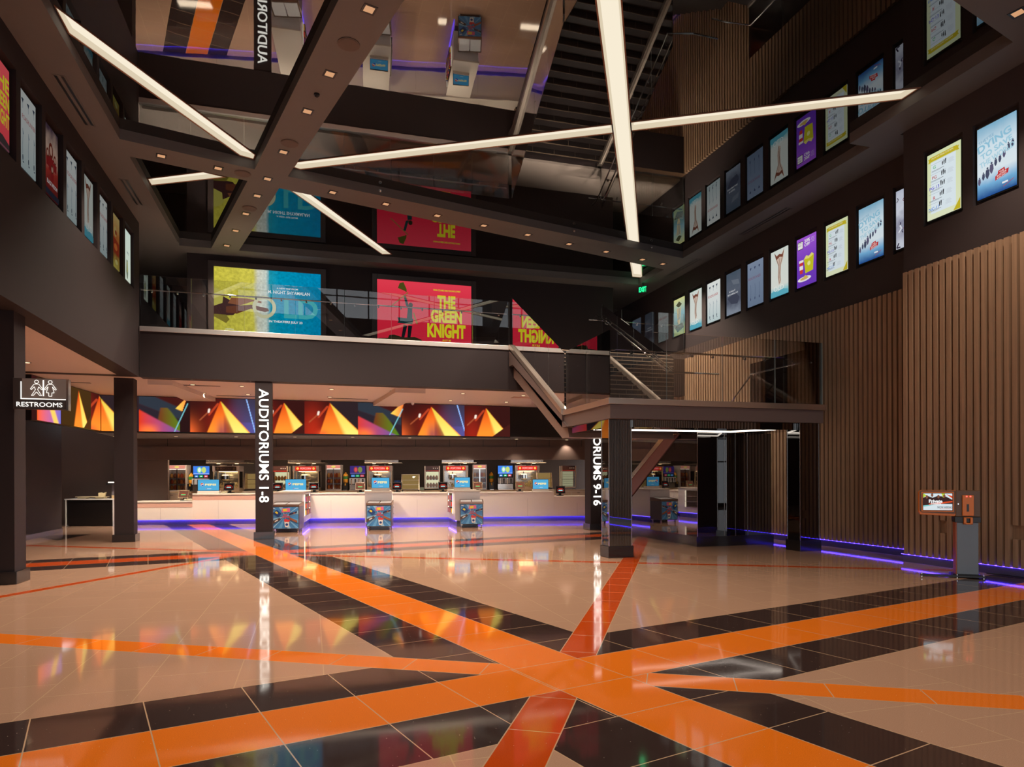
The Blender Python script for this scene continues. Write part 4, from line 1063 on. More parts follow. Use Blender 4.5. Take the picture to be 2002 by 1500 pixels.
# exit sign
t = thing('exit_sign', 'green lit EXIT sign under the ceiling at the far right of the mezzanine', 'sign', (10.98, 21.2, 8.02), math.radians(-55))
MB().box(-.17, .17, 0, .03, 0, .24).build('panel', DARK, t)
m = MB(); m.box(-.02, .02, .0, .03, .24, .35); m.build('stem', DARK, t)
m = MB(); m.text('EXIT', 0, .12, w=.28, h=.17, bold=.03); m.build('lettering', emis(30, 240, 130, 2.6), t)
sp_ = bpy.data.lights.new('exit_glow', 'POINT'); sp_.energy = 1.6; sp_.color = (.1, 1, .4); sp_.shadow_soft_size = .1
o = bpy.data.objects.new('exit_glow', sp_); o.location = (0, -.12, .14); o.parent = t; C.objects.link(o)

# fixtures in the ceiling under the mezzanine
def round_dl(x, y, z, lb, e=22, grp='round downlights under the mezzanine', ang=130):
    t = thing('downlight', lb, 'downlight', (x, y, z), 0, grp)
    m = MB(); m.cyl((0, 0, -.01), .085, .009, 0, 20); m.build('trim_ring', SOFF, t)
    m = MB(); m.cyl((0, 0, -.013), .06, .003, 0, 20); m.build('lens', emis(255, 226, 180, 1.6), t)
    o = spot('lamp', (0, 0, -.03), e, (1, .86, .7), ang); o.parent = t
k = 0
UM = [(x, y) for y in (21.0, 23.0) for x in (-3.2, -1.9, .6, 2.4, 4.6, 6.6)]
for x, y in UM:
    k += 1
    round_dl(x, y, Z1, 'round downlight under the mezzanine, %s in the %s row' % (ORD[(k - 1) % 6], 'front' if k < 7 else 'back'), 130)
for x, y, lb in ((-8.6, 25.0, 'unseen round downlight added to brighten the nook with the black cabinet'), (-6.2, 18.0, 'round downlight in the left aisle ceiling beside the restrooms sign'), (-5.6, 13.5, 'round downlight in the left aisle ceiling behind the left edge column')):  # the nook downlight is added to lift its dark back wall
    round_dl(x, y, Z1 if y > 19.2 or y < 14.6 or x > -7.6 else Z1 - .12, lb, 60)
for x, y, L_, lb in ((-3.1, 21.2, 1.2, 'dark slot vent under the mezzanine near the left column'), (-2.3, 23.6, 1.2, 'dark slot vent under the mezzanine near the video wall'),
                     (-6.4, 21.4, 1.1, 'dark slot vent over the left aisle'), (1.2, 23.4, 1.3, 'dark slot vent under the mezzanine above the middle screens')):
    t = thing('slot_diffuser', lb, 'air vent', (x, y, Z1)); m = MB(); m.box(-L_ / 2, L_ / 2, -.07, .07, -.006, -.001); m.build('plate', SOFF, t)
    m = MB(); m.box(-L_ / 2 + .03, L_ / 2 - .03, -.04, .04, -.009, -.0065); m.build('slot', BLACK, t)
m = MB(); m.box(-.5, .5, -.15, .15, -.012, -.001); o = m.build('access_panel', mat('pink_panel', srgb(200, 160, 140), .5)); o.location = (6.9, 21.6, Z1); tag(o, 'pale rectangular access panel under the mezzanine by the stair', 'panel')
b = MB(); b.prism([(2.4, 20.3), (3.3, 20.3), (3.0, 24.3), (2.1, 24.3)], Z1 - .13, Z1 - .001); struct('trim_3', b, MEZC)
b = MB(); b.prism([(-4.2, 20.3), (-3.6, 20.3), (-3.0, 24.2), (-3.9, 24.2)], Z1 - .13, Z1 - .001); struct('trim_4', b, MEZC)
m = MB(); m.cyl((0, 0, -.02), .06, .02, 0, 16); m.lathe([(.06, -.02), (.05, -.06), (.02, -.09), (.001, -.1)], n=16)
o = m.build('camera_dome', WHITE); o.location = (3.45, 24.0, Z1); tag(o, 'small white security dome under the mezzanine above the video wall', 'camera')

# ------------------------------------------------------------------ concession counter, in its own frame
KA = math.atan2(24.38 - 26.25, 10.23 + .15); KX, KY = -.15, 26.25
ku = (math.cos(KA), math.sin(KA)); kn = (-math.sin(KA), math.cos(KA))
def K(s, n): return (KX + ku[0] * s + kn[0] * n, KY + ku[1] * s + kn[1] * n)
def ks(px, n):      # where a sight line crosses the counter frame at depth n
    r = ray(px, 935); bx, by = KX + kn[0] * n, KY + kn[1] * n
    det = r[0] * -ku[1] + ku[0] * r[1]; k = (bx * -ku[1] + ku[0] * by) / det
    return (r[0] * k - bx) * ku[0] + (r[1] * k - by) * ku[1]
def kz(px, py, n):
    r = ray(px, py); s = ks(px, n); x, y = K(s, n); return EYE + r[2] * (y / r[1])
def kbox(m, s0, s1, n0, n1, z0, z1, mi=0): return m.prism([K(s0, n0), K(s1, n0), K(s1, n1), K(s0, n1)], z0, z1, mi)
def kstruct(name, s0, s1, n0, n1, z0, z1, m_):
    b = MB(); kbox(b, s0, s1, n0, n1, z0, z1); return struct(name, b, m_)
SL, SR = ks(262, 0), 11.4
sa, sb, sc2 = ks(376, 0), ks(1083, 0), 11.4
# kitchen shell: soffit band, panelled bulkhead, back wall
zb = 3.14
b = MB(); b.prism([(xl - .2, 24.45), (11.85, 24.45), K(12.2, .42), K(SL - .6, .42)], zb, zb + .06); struct('ceiling', b, SOFF)
b = MB(); b.box(xl - .1, 11.85, 24.45, 24.6, zb + .06, Z1); struct('wall_back', b, BLACK)
kstruct('wall_back', SL - .6, 12.2, .42, .5, 2.86, zb, KWALL)
kstruct('wall_back', SL - .6, 12.2, .36, .56, 2.36, 2.86, KWALL)
jm = MB(); s_ = SL - .3
while s_ < 12: kbox(jm, s_, s_ + .02, .412, .42, 2.87, zb); s_ += 1.29
struct('trim_5', jm, BLACK)
kstruct('ceiling', SL - .6, 12.2, .56, 4.6, 2.75, 2.86, DARK)
kstruct('wall_back', SL - .6, 12.2, 4.5, 4.7, 0, 2.75, KWALL)
kstruct('wall_left', SL - .75, SL - .6, .36, 4.7, 0, zb, KWALL)
for i in range(9):
    s_ = -6.2 + i * 2.0; n_ = -1.1
    while K(s_, n_)[1] < 24.75: n_ += .05
    x, y = K(s_, n_)
    round_dl(x, y, zb, 'round downlight in the soffit over the counter, %s from the left' % ORD[i], 420 if n_ < -.9 else (260 if n_ < -.3 else 110), 'round downlights in the soffit over the counter', 112 if n_ < -.3 else 90)
# unseen light panels added in the kitchen ceiling to brighten the machines
KP = emis(255, 232, 200, 38.0)
for i in range(5):
    x, y = K(-4.4 + i * 3.3, 1.5)
    o = MB().box(-.6, .6, -.15, .15, -.02, -.001).build('added_kitchen_light', KP); o.location = (x, y, 2.75); o.rotation_euler = (0, 0, KA)
    tag(o, 'unseen light panel added behind the bulkhead to brighten the kitchen', 'ceiling light', 'added kitchen light panels hidden by the bulkhead')

# front counter in three heights
BLUEC = emis(66, 48, 255, 42.0)
def counter(name, s0, s1, zt, label, band=True):
    x, y = K((s0 + s1) / 2, 0); t = thing(name, label, 'counter', (x, y, 0), KA); h = (s1 - s0) / 2
    m = MB(); m.box(-h, h, 0, .72, .2, zt - .05); m.build('cabinet_body', LAM, t)
    m = MB(); m.box(-h, h, -.03, .75, zt - .05, zt); m.build('worktop', LAM, t, .004)
    if band:
        m = MB(); m.box(-h, h, -.006, 0, zt - .24, zt - .1); m.build('band', LAMB, t)
    m = MB(); m.box(-h, h, .07, .7, 0, .2); m.build('toe_kick', KICK, t)
    m = MB(); m.box(-h, h, 0, .012, .176, .2); m.build('light_lip', LAM, t)
    m = MB(); m.box(-h, h, .018, .038, .182, .199); m.build('blue_light_strip', BLUEC, t)
    k_ = -h + .9
    j = MB()
    while k_ < h - .2: j.box(k_, k_ + .006, -.004, 0, .2, zt - .26); k_ += 1.85
    if j.v: j.build('panel_joint', mat('joint', srgb(170, 150, 140), .5), t)
    return t
zt = 1.13
counter('low_counter', SL, sa, .87, 'low cream counter section at the left end of the concession')
counter('concession_counter', sa + .002, ks(598, 0) - .002, zt, 'cream concession counter between the low section and the left wing')
counter('concession_counter', ks(598, 0), ks(768, 0) - .002, zt, 'white concession counter between the left and middle wings', False)
counter('concession_counter', ks(768, 0), ks(890, 0) - .002, zt, 'white concession counter between the middle and right wings', False)
counter('concession_counter', ks(890, 0), sb - .002, zt, 'white concession counter right of the right wing', False)
counter('low_counter', sb, SR, .95, 'low white counter section at the right end of the concession', False)

# wings running out toward the lobby, a freezer at each end
WA = math.radians(-4.5)
def wing(px, y0, w, label, disp):
    """front face centred on photo column px at depth y0"""
    x = on_y(px, 935, y0)[0]; t = thing('counter_wing', label, 'counter', (x, y0, 0), WA)
    L_ = (K(ks(px, 0), 0)[1] - y0) / math.cos(WA) - .24
    m = MB(); m.box(-w / 2, w / 2, 0, L_, .2, 1.19); m.build('cabinet_body', mat('white_laminate', srgb(226, 220, 220), .22), t)
    m = MB(); m.box(-w / 2 - .02, w / 2 + .02, -.02, L_, 1.19, 1.235); m.build('worktop', LAM, t, .004)
    m = MB(); m.box(-w / 2 + .06, w / 2 - .06, .06, L_, 0, .2); m.build('toe_kick', KICK, t)
    m = MB()
    for s_ in (-1, 1): m.box(s_ * (w / 2 - .04) - .01, s_ * (w / 2 - .04) + .01, .05, L_, .186, .199)
    m.build('blue_light_strip', BLUEC, t)
    sx = w / 2 * disp
    # lit candy niche in the side that shows
    m = MB(); m.box(sx, sx + disp * .012, L_ * .25, L_ * .8, .42, 1.12); m.build('niche_back', mat('niche_dark', srgb(70, 50, 40), .5), t)
    m = MB(); m.box(sx + disp * .012, sx + disp * .03, L_ * .8 - .02, L_ * .8 + .05, .42, 1.12); m.box(sx + disp * .012, sx + disp * .03, L_ * .25 - .05, L_ * .25, .42, 1.12); m.build('lit_edge', emis(255, 236, 210, 2.5), t)
    m = MB()
    for z_ in (.44, .66, .88): m.box(sx + disp * .012, sx + disp * .09, L_ * .25, L_ * .8, z_, z_ + .012)
    m.build('niche_shelf', STEEL, t)
    cols = [(220, 60, 50), (240, 190, 60), (60, 110, 200), (230, 120, 40), (150, 60, 150)]
    return t, L_, sx
candy0 = None
def candies(t, L_, sx, disp, where):
    global candy0
    k = 0
    for z_ in (.453, .673, .893):
        for i in range(9):
            k += 1
            yy = L_ * .27 + i * L_ * .057
            p = t.matrix_basis @ Vector((0, 0, 0))
            c_, s_ = math.cos(WA), math.sin(WA)
            lx, ly = sx + disp * .05, yy
            X_, Y_ = t.location.x + lx * c_ - ly * s_, t.location.y + lx * s_ + ly * c_
            m = MB(); m.prism_x([(-.045, 0), (.045, 0), (.04, .15), (-.04, .15)], -.02, .02)
            o = m.build('candy_bag', mat('candy_%d' % (k % 5), srgb(*[(220, 60, 50), (240, 190, 60), (60, 110, 200), (230, 120, 40), (150, 60, 150)][k % 5]), .4))
            o.location = (X_, Y_, z_); o.rotation_euler = (0, 0, WA)
            tag(o, 'small bright candy bag on the shelves in %s' % where, 'candy', 'candy bags in %s' % where)

# ice cream chest freezer
def freezer(px, y0, w, label, group=None):
    x = on_y(px, 935, y0)[0]; t = thing('chest_freezer', label, 'freezer', (x, y0 + .02, 0), math.radians(-12)); h = w / 2
    m = MB(); m.box(-h, h, 0, .62, .11, .8); m.build('cabinet', mat('freezer_grey', srgb(88, 86, 92), .3), t, .01)
    m = MB(); m.prism_x([(-.015, .8), (.62, .8), (.62, .93), (.56, .93), (.02, .87)], -h - .008, -h + .03); m.prism_x([(-.015, .8), (.62, .8), (.62, .93), (.56, .93), (.02, .87)], h - .03, h + .008)
    m.box(-h, h, -.02, .02, .8, .87); m.box(-h, h, .58, .62, .8, .93); m.build('rim', mat('freezer_rim', srgb(150, 122, 108), .25, .6), t, .003)
    for s_ in (-1, 1):
        m = MB(); m.add([(s_ * h * .5 - h * .46, .03, .862 + .002 * s_), (s_ * h * .5 + h * .46, .03, .862 + .002 * s_), (s_ * h * .5 + h * .46, .57, .915 + .002 * s_), (s_ * h * .5 - h * .46, .57, .915 + .002 * s_)], [(0, 1, 2, 3)])
        m.build('sliding_lid', mat('lid_glass', srgb(225, 228, 232), .1), t)
    m = MB(); m.box(-h + .02, h - .02, .03, .57, .82, .85); m.build('ice_cream_tray', mat('ice_tray', srgb(200, 190, 200), .4), t)
    for a in (-h + .06, h - .06):
        for b_ in (.08, .54):
            m = MB(); m.cyl((a - .012, b_, .04), .04, .025, 0, 14, 'x'); m.box(a - .03, a + .03, b_ - .03, b_ + .03, .085, .11); m.box(a - .02, a - .013, b_ - .01, b_ + .01, .03, .09); m.build('caster', STEEL, t)
    g = MB(); g.lay = .004; cs = [mat('pr%d' % i, srgb(*c), .35) for i, c in enumerate([(72, 138, 196), (100, 164, 212), (152, 200, 228), (34, 66, 128), (40, 44, 80), (226, 210, 60), (222, 110, 150), (206, 60, 60), (230, 226, 222), (150, 90, 60), (86, 66, 60)])]
    W2 = h - .03
    g.frect(-W2, .13, W2, .78, 0)
    for i in range(16):
        a0 = i * PI / 8 + .1; g.flat([(0, .5), (min(W2, max(-W2, .7 * math.cos(a0))), min(.78, max(.13, .5 + .7 * math.sin(a0)))), (min(W2, max(-W2, .7 * math.cos(a0 + .16))), min(.78, max(.13, .5 + .7 * math.sin(a0 + .16))))], 1 if i % 2 else 2)
    g.flat([(-.1, .62), (.16, .64), (.15, .76), (-.08, .745)], 6); g.flat([(-.05, .65), (.07, .66), (.06, .73), (-.06, .72)], 5)
    g.flat([(-.36, .6), (-.2, .48), (-.1, .58), (-.24, .71)], 3); g.flat([(-.3, .62), (-.22, .57), (-.2, .62), (-.26, .66)], 5)
    g.flat([(.12, .53), (.36, .6), (.37, .66), (.14, .59)], 4); g.fell(.28, .605, .03, .022, 9)
    g.flat([(-.37, .26), (-.12, .4), (-.15, .46), (-.38, .36)], 10); g.flat([(-.3, .32), (-.2, .38), (-.21, .41), (-.3, .36)], 8)
    g.flat([(.12, .42), (.36, .3), (.38, .36), (.15, .47)], 9)
    g.flat([(-.02, .36), (.14, .36), (.11, .17), (.01, .17)], 8); g.flat([(-.03, .4), (.04, .43), (.1, .39), (.17, .4), (.13, .33), (0, .33)], 7); g.fell(.06, .25, .04, .04, 3)
    g.frect(-W2 + .02, .735, -W2 + .1, .76, 8)
    g.build('front_graphic', cs, t)
    l = MB(); l.lay = .035; l.text('ICE', .02, .545, w=.12, h=.05, bold=.04); l.text('CREAM', .03, .485, w=.24, h=.05, bold=.04); l.build('lettering', cs[7], t)
    return t
t, L_, sx = wing(562, 22.75, .86, 'white counter wing behind the left ice cream freezer', 1); candies(t, L_, sx, 1, 'the left counter wing')
t, L_, sx = wing(740, 22.75, .88, 'white counter wing behind the middle ice cream freezer', 1)
t, L_, sx = wing(914, 22.8, .86, 'white counter wing behind the right ice cream freezer', -1); candies(t, L_, sx, -1, 'the right counter wing')
freezer(557, 21.98, .86, 'ice cream chest freezer half hidden behind the AUDITORIUMS 1-8 column')
freezer(740.5, 22.02, .80, 'ice cream chest freezer at the middle counter wing, blue picture front')
freezer(922, 22.1, .78, 'ice cream chest freezer at the right counter wing, blue picture front')

# back counter
s0, s1 = ks(292, 1.9), 11.4
x, y = K((s0 + s1) / 2, 2.0); t = thing('back_counter', 'long cream back counter carrying the popcorn and drink machines', 'counter', (x, y, 0), KA); h = (s1 - s0) / 2
MB().box(-h, h, 0, .8, 0, 1.12).build('cabinet_body', LAM, t); MB().box(-h, h, -.03, .82, 1.12, 1.17).build('worktop', mat('counter_top', srgb(214, 190, 160), .25), t)
k_ = -h + .5; i_ = 0
while k_ < h - .7:
    d_ = MB().box(k_, k_ + .58, -.012, 0, .25, 1.08).build('door', mat('door_laminate', srgb(220, 196, 176), .3), t)
    MB().box(k_ + .24, k_ + .34, -.03, -.012, 1.02, 1.035).build('handle', DARK, d_); k_ += .62
ZBK = 1.17

SSB = mat('warm_steel', srgb(226, 204, 178), .3, .6)
def at_k(px, n, z): x, y = K(ks(px, n), n); return (x, y, z)

# stainless hoods
for i, (a, b_, lb) in enumerate([(403, 478, 'left end'), (563, 628, 'left freezer'), (713, 779, 'middle freezer'), (864, 926, 'right freezer'), (999, 1062, 'right end')]):
    n = 1.6; sL, sR_ = ks(a, n), ks(b_, n); x, y = K((sL + sR_) / 2, n)
    t = thing('extractor_hood', 'stainless extractor hood above the back counter, by the %s' % lb, 'hood', (x, y, 2.26), KA); h = (sR_ - sL) / 2
    MB().box(-h, h, 0, .9, .03, .19).build('canopy', STEEL, t)
    MB().box(-h, h + .12, -.03, .92, 0, .03).build('rim', SSB, t)
    m = MB()
    for k in (-.4, .4): m.cyl((k * h * 1.2, .3, -.012), .07, .012, 0, 14)
    m.build('lamp', emis(255, 220, 160, 5), t)
    MB().box(-.3, .3, .3, .8, .19, .48).build('duct', STEEL, t)

POPW = mat('popcorn_white', srgb(240, 226, 180), .7)
def popcorn(px, lit, label):
    t = thing('popcorn_machine', label, 'popcorn machine', at_k(px, 2.08, ZBK), KA, 'popcorn machines on the back counter'); w, d_ = .5, .6
    MB().box(-w, w, 0, d_, 0, .13).build('base', SSB, t)
    for a in (-w, w - .04):
        for b_ in (0, d_ - .04): MB().box(a, a + .04, b_, b_ + .04, .13, .78).build('post', SSB, t)
    m = MB(); m.box(-w + .04, w - .04, .005, .01, .13, .78); m.box(-w + .005, -w + .01, .04, d_ - .04, .13, .78); m.box(w - .01, w - .005, .04, d_ - .04, .13, .78); m.build('glass_case', CASEG, t)
    MB().box(-w, w, d_ - .02, d_, .13, .78).build('back_panel', STEEL, t)
    MB().box(-w - .01, w + .01, -.02, d_, .78, 1.0).build('canopy', mat('canopy_silver', srgb(200, 180, 178), .3, .3), t)
    m = MB(); m.lathe([(.12, 0), (.17, .05), (.17, .2), (.12, .24)], (-.12, .3, .42), 0, 18); m.tube([(-.12, .3, .66), (-.12, .3, .78)], .02); m.tube([(.0, .3, .55), (.25, .25, .55)], .012); m.build('kettle', CHROME, t)
    random.seed(int(px)); m = MB()
    for i in range(70):
        m.ball((random.uniform(-.42, .42), random.uniform(.05, .5), .14 + random.uniform(0, .16 if i % 3 else .22)), random.uniform(.02, .035), n=6, m=4)
    o = m.build('popcorn_heap', POPW, t); o['kind'] = 'stuff'
    m = MB(); m.box(-.3, .3, .1, .5, .765, .779); m.build('warming_lamp', emis(255, 214, 150, 5), t)
    MB().box(-.4, .4, -.035, -.021, .81, .97).build('sign_board', emis(226, 40, 30, 1.0) if lit else mat('sign_off', srgb(50, 32, 30), .3), t)
    l = MB(); l.lay = .037; c_ = 0
    l.text('POPCORN', 0, .89, w=.44, h=.085, mi=0, bold=.03, shear=.25)
    for s_ in (-1, 1):
        for q in range(5): l.fell(s_ * .31 + .03 * math.cos(q * 1.257), .89 + .03 * math.sin(q * 1.257), .022, .022, 1, 10)
    l.build('sign_lettering', [emis(255, 150, 140, 1.6), emis(255, 190, 90, 1.3)] if lit else [mat('sg1', srgb(110, 80, 76), .4), mat('sg2', srgb(120, 96, 70), .4)], t)
    m = MB(); m.cyl((-.25, .2, 1.0), .05, .05, 0, 12); m.cyl((.2, .2, 1.0), .02, .06, 0, 8); m.box(-.2, -.05, .1, .3, 1.0, 1.03); m.build('top_vent', WHITE, t)
for px, lit, lb in ((442, False, 'popcorn machine with dark unlit sign at the left'), (598, True, 'popcorn machine with red lit sign just right of the sign column'),
                    (742, True, 'popcorn machine with red lit sign behind the middle freezer'), (891, True, 'popcorn machine with red lit sign behind the right freezer'),
                    (1031, True, 'popcorn machine with red lit sign, rightmost one')): popcorn(px, lit, lb)

# glazed snack merchandisers
BAGM = [mat('bag_%d' % i, srgb(*c), .4) for i, c in enumerate([(206, 120, 50), (190, 80, 40), (222, 160, 80), (150, 80, 50)])]
bag0 = None
def put_bag(x, y, z, rz, k, label, group, s=1.0):
    m = _bags.get((k, s))
    if m is None:
        b_ = MB(); b_.lathe([(.035 * s, 0), (.05 * s, .02 * s), (.055 * s, .08 * s), (.045 * s, .13 * s), (.02 * s, .15 * s), (.04 * s, .165 * s)], n=10); m = b_.build('snack_bag', BAGM[k]); _bags[(k, s)] = m; o = m
    else: o = m.copy(); C.objects.link(o)
    o.location = (x, y, z); o.rotation_euler = (0, 0, rz); tag(o, label, 'snack bag', group); return o
_bags = {}
def merch(px, w, label, where):
    t = thing('snack_cabinet', label, 'display cabinet', at_k(px, 2.1, ZBK), KA); h = w / 2; H_ = 1.04; d_ = .5
    m = MB()
    for a in (-h, h - .035): m.box(a, a + .035, 0, d_, 0, H_)
    m.box(-h + .035, h - .035, 0, d_, 0, .05); m.box(-h + .035, h - .035, 0, d_, H_ - .16, H_); m.box(-h + .035, h - .035, d_ - .02, d_, .05, H_ - .16); m.build('housing', mat('cab_silver', srgb(210, 196, 190), .3, .3), t)
    MB().box(-h + .05, h - .05, -.008, 0, H_ - .14, H_ - .02).build('header_sign', emis(236, 150, 130, .9), t)
    m = MB(); m.lay = .01; m.fell(0, H_ - .08, .09, .035); m.build('header_logo', emis(236, 226, 110, 1), t)
    for s_ in (-1, 1):
        a, b_ = (-h + .035, -.002) if s_ < 0 else (.002, h - .035)
        o = MB().box(a, b_, .004, .01, .05, H_ - .16).build('glass_door', CASEG, t)
        MB().box(-.02 if s_ < 0 else .002, -.002 if s_ < 0 else .02, -.004, .004, .05, H_ - .16).build('door_frame', CHROME, o)
    for z_ in (.3, .53, .07): MB().box(-h + .04, h - .04, .03, d_ - .03, z_ - .01, z_).build('shelf', STEEL, t)
    MB().box(-h + .05, h - .05, .03, .06, H_ - .175, H_ - .161).build('tube_lamp', emis(255, 236, 210, 4), t)
    c_, s2 = math.cos(KA), math.sin(KA)
    for r_, z_ in enumerate((.07, .3, .53)):
        for i in range(5):
            lx = -h + .1 + i * (w - .2) / 4; ly = .16
            put_bag(t.location.x + lx * c_ - ly * s2, t.location.y + lx * s2 + ly * c_, ZBK + z_ + .001, KA + i, (i + r_) % 4, 'orange snack bag on the shelves of the cabinet %s' % where, 'snack bags in the cabinet %s' % where, 1.1)
merch(346, .7, 'glazed snack cabinet at the left end of the back counter', 'at the left end')
merch(652, .62, 'glazed snack cabinet right of the left popcorn machine', 'beside the left popcorn machine')
merch(938, .58, 'glazed snack cabinet behind the right freezer', 'behind the right freezer')

# drink dispensers with screen
def soda(px, dim, label):
    t = thing('drink_dispenser', label, 'drink dispenser', at_k(px, 2.1, ZBK), KA, 'drink dispensers on the back counter'); h = .31
    MB().box(-h, h, .05, .55, 0, 1.0).build('cabinet', DARK, t)
    MB().box(-h, h, 0, .05, .0, .24).build('lower_panel', STEEL, t)
    MB().box(-h, h, -.1, .05, .27, .5).build('valve_head', mat('valve_grey', srgb(190, 190, 200), .3), t)
    b_ = .34 if dim else 1.0
    MB().box(-h + .01, h - .01, .03, .049, .66, .99).build('screen', emis(66, 130, 235, b_) if not dim else emis(70, 50, 130, .8), t)
    a = MB(); a.v = []; a.M = Matrix.Translation((0, .028, 0))
    cs = [emis(150, 226, 150, b_), emis(200, 220, 120, b_ * 1.0), emis(60, 150, 230, .9), emis(30, 190, 110, .9), emis(230, 80, 100, .9), emis(240, 240, 250, b_), emis(230, 120, 90, b_)]
    a.fell(-.07, .84, .085, .12, 6 if dim else 0); a.fell(.1, .84, .085, .12, 1); a.fell(-.07, .84, .05, .08, 5 if not dim else 4); a.frect(-h + .02, .69, h - .02, .7, 5)
    for i in range(3): a.frect(-.25 + i * .18, .55, -.11 + i * .18, .635, 2 + i); a.fell(-.18 + i * .18, .592, .04, .02, 5)
    a.build('screen_picture', cs, t)
    for i in range(4):
        m = MB(); m.cyl((-.22 + i * .147, -.13, .25), .02, .2, 0, 10, r2=.03); m.box(-.24 + i * .147, -.2 + i * .147, -.14, -.1, .36, .47); m.build('valve', BLACK if i % 2 else CHROME, t)
    MB().box(-h, h, -.2, .0, 0, .04).build('drip_tray', STEEL, t)
for px, dim, lb in ((393, False, 'drink dispenser with bright blue screen left of the unlit popcorn machine'), (699, True, 'drink dispenser with dim violet screen between the left and middle popcorn machines'),
                    (988, False, 'drink dispenser with bright blue screen left of the rightmost popcorn machine')): soda(px, dim, lb)
# juice dispensers
def juice(px, label):
    t = thing('juice_dispenser', label, 'juice dispenser', at_k(px, 2.15, ZBK), KA, 'slim juice dispensers on the back counter')
    MB().box(-.095, .095, .02, .3, 0, .3).build('base', BLACK, t)
    m = MB(); m.lathe([(.06, .3), (.09, .33), (.1, .6), (.08, .66), (.03, .7), (.03, .74)], (0, .15, 0), 0, 16); m.build('tank', mat('juice_orange', srgb(222, 150, 40), .3), t)
    m = MB(); m.lathe([(.1, .46), (.1035, .47), (.1035, .57), (.1, .58)], (0, .15, 0), 0, 16); m.build('label_band', mat('juice_green', srgb(60, 130, 60), .4), t)
    m = MB(); m.cyl((0, -.02, .2), .025, .09, 0, 10); m.build('tap', mat('tap_yellow', srgb(230, 180, 60), .3), t)
    MB().box(-.08, .08, -.12, .02, 0, .03).build('drip_tray', STEEL, t)
for px, lb in ((371.3, 'slim juice dispenser beside the left snack cabinet'), (675, 'slim juice dispenser left of the dim drink dispenser'), (961, 'slim juice dispenser right of the snack cabinet behind the right freezer')): juice(px, lb)

# heated display cases with glass
def warmer(px, w, label, full):
    t = thing('heated_display_case', label, 'display case', at_k(px, 1.95, ZBK), KA); h = w / 2; H_ = .98
    m = MB()
    for a in (-h, h - .04):
        for b_ in (0, .46): m.box(a, a + .04, b_, b_ + .04, 0.06, H_)
    m.box(-h, h, 0, .5, .06, .1); m.build('frame', SSB, t)
    MB().box(-h + .04, h - .04, 0, .48, H_ - .18, H_ - .002).build('control_box', mat('warm_black', srgb(70, 44, 40), .3), t)
    MB().box(-h + .04, h - .04, -.004, 0, H_ - .21, H_ - .18).build('red_stripe', mat('red_stripe', srgb(200, 50, 40), .3), t)
    MB().box(-h + .04, h - .04, .004, .008, .1, H_ - .21).build('glass_front', CASEG, t)
    for z_ in (.12, .42): MB().box(-h + .04, h - .04, .03, .45, z_ - .008, z_).build('shelf', STEEL, t)
    MB().box(-h + .05, h - .05, .4, .42, .12, .75).build('back_glow', emis(230, 226, 180, .9 if full else .35), t)
    m = MB()
    for k in range(3): m.cyl((.05 + .08 * k, -.02, H_ - .09), .018, .02, 0, 10, 'y')
    m.build('control_knob', WHITE, t)
    for a in (-h + .04, h - .04):
        for b_ in (.05, .42): MB().cyl((a, b_, 0), .02, .06, 0, 8).build('foot', BLACK, t)
    if full:
        c_, s2 = math.cos(KA), math.sin(KA)
        for z_ in (.12, .42):
            for i in range(4):
                lx = -h + .13 + i * (w - .26) / 3; ly = .15
                put_bag(t.location.x + lx * c_ - ly * s2, t.location.y + lx * s2 + ly * c_, ZBK + z_ + .001, KA, 2, 'tall yellow popcorn bag in the %s' % full, 'popcorn bags in the %s' % full, 1.1)
    else:
        for k in range(6): MB().box(-h + .06, h - .06, .05, .35, .16 + k * .09, .168 + k * .09).build('rack', CHROME, t)
warmer(845, .62, 'heated case full of yellow popcorn bags left of the right freezer', 'heated case near the right freezer')
warmer(547, .62, 'heated case of popcorn bags just right of the sign column', 'heated case by the sign column')
warmer(1112, .62, 'tall heated case with empty racks near the right end', None)
# slanted pastry cases
def pastry(px, w, label, n=1.2, z=None):
    t = thing('pastry_case', label, 'display case', at_k(px, n, ZBK - .02 if z is None else z), KA); h = w / 2
    for a in (-h, h - .03): MB().prism_x([(0, 0), (.5, 0), (.5, .62), (.2, .62)], a, a + .03).build('side_panel', SSB, t)
    for z_ in (.02, .2, .38): 
        MB().box(-h + .03, h - .03, .06 + z_ * .35, .48, z_, z_ + .015).build('shelf', SSB, t)
    MB().box(-h + .03, h - .03, .2, .5, .6, .62).build('top', SSB, t)
    m = MB(); m.add([(-h + .03, .01, .02), (h - .03, .01, .02), (h - .03, .2, .6), (-h + .03, .2, .6)], [(0, 1, 2, 3)]); m.build('glass_front', CASEG, t)
    MB().box(-h + .03, h - .03, .46, .48, .02, .6).build('back_glow', emis(220, 180, 110, .35), t)
    for a in (-h + .02, h - .05): MB().box(a, a + .03, .02, .48, -.05, 0).build('foot', BLACK, t)
    return t
pastry(490, .52, 'slanted pastry case on the counter left of the sign column', 1.2, 1.25)
pastry(802, .7, 'cream pastry case between the middle and right freezers', .9, 1.2)
pastry(1066, .6, 'slanted pastry case behind the rightmost menu screen', 1.2, 1.25)
# support shelf for the pastry cases behind the front counter
for i, (px, w, n) in enumerate(((490, .6, 1.2), (802, .8, .9), (1066, .7, 1.2))):
    o = MB().box(-w / 2, w / 2, -.02, .55, 0, (1.2 if n > 1 else 1.15) - .002).build('equipment_stand', LAM); o.location = at_k(px, n, 0); o.rotation_euler = (0, 0, KA)
    tag(o, 'cream stand under the pastry case, %s from the left' % ORD[i], 'stand', 'stands under the pastry cases')

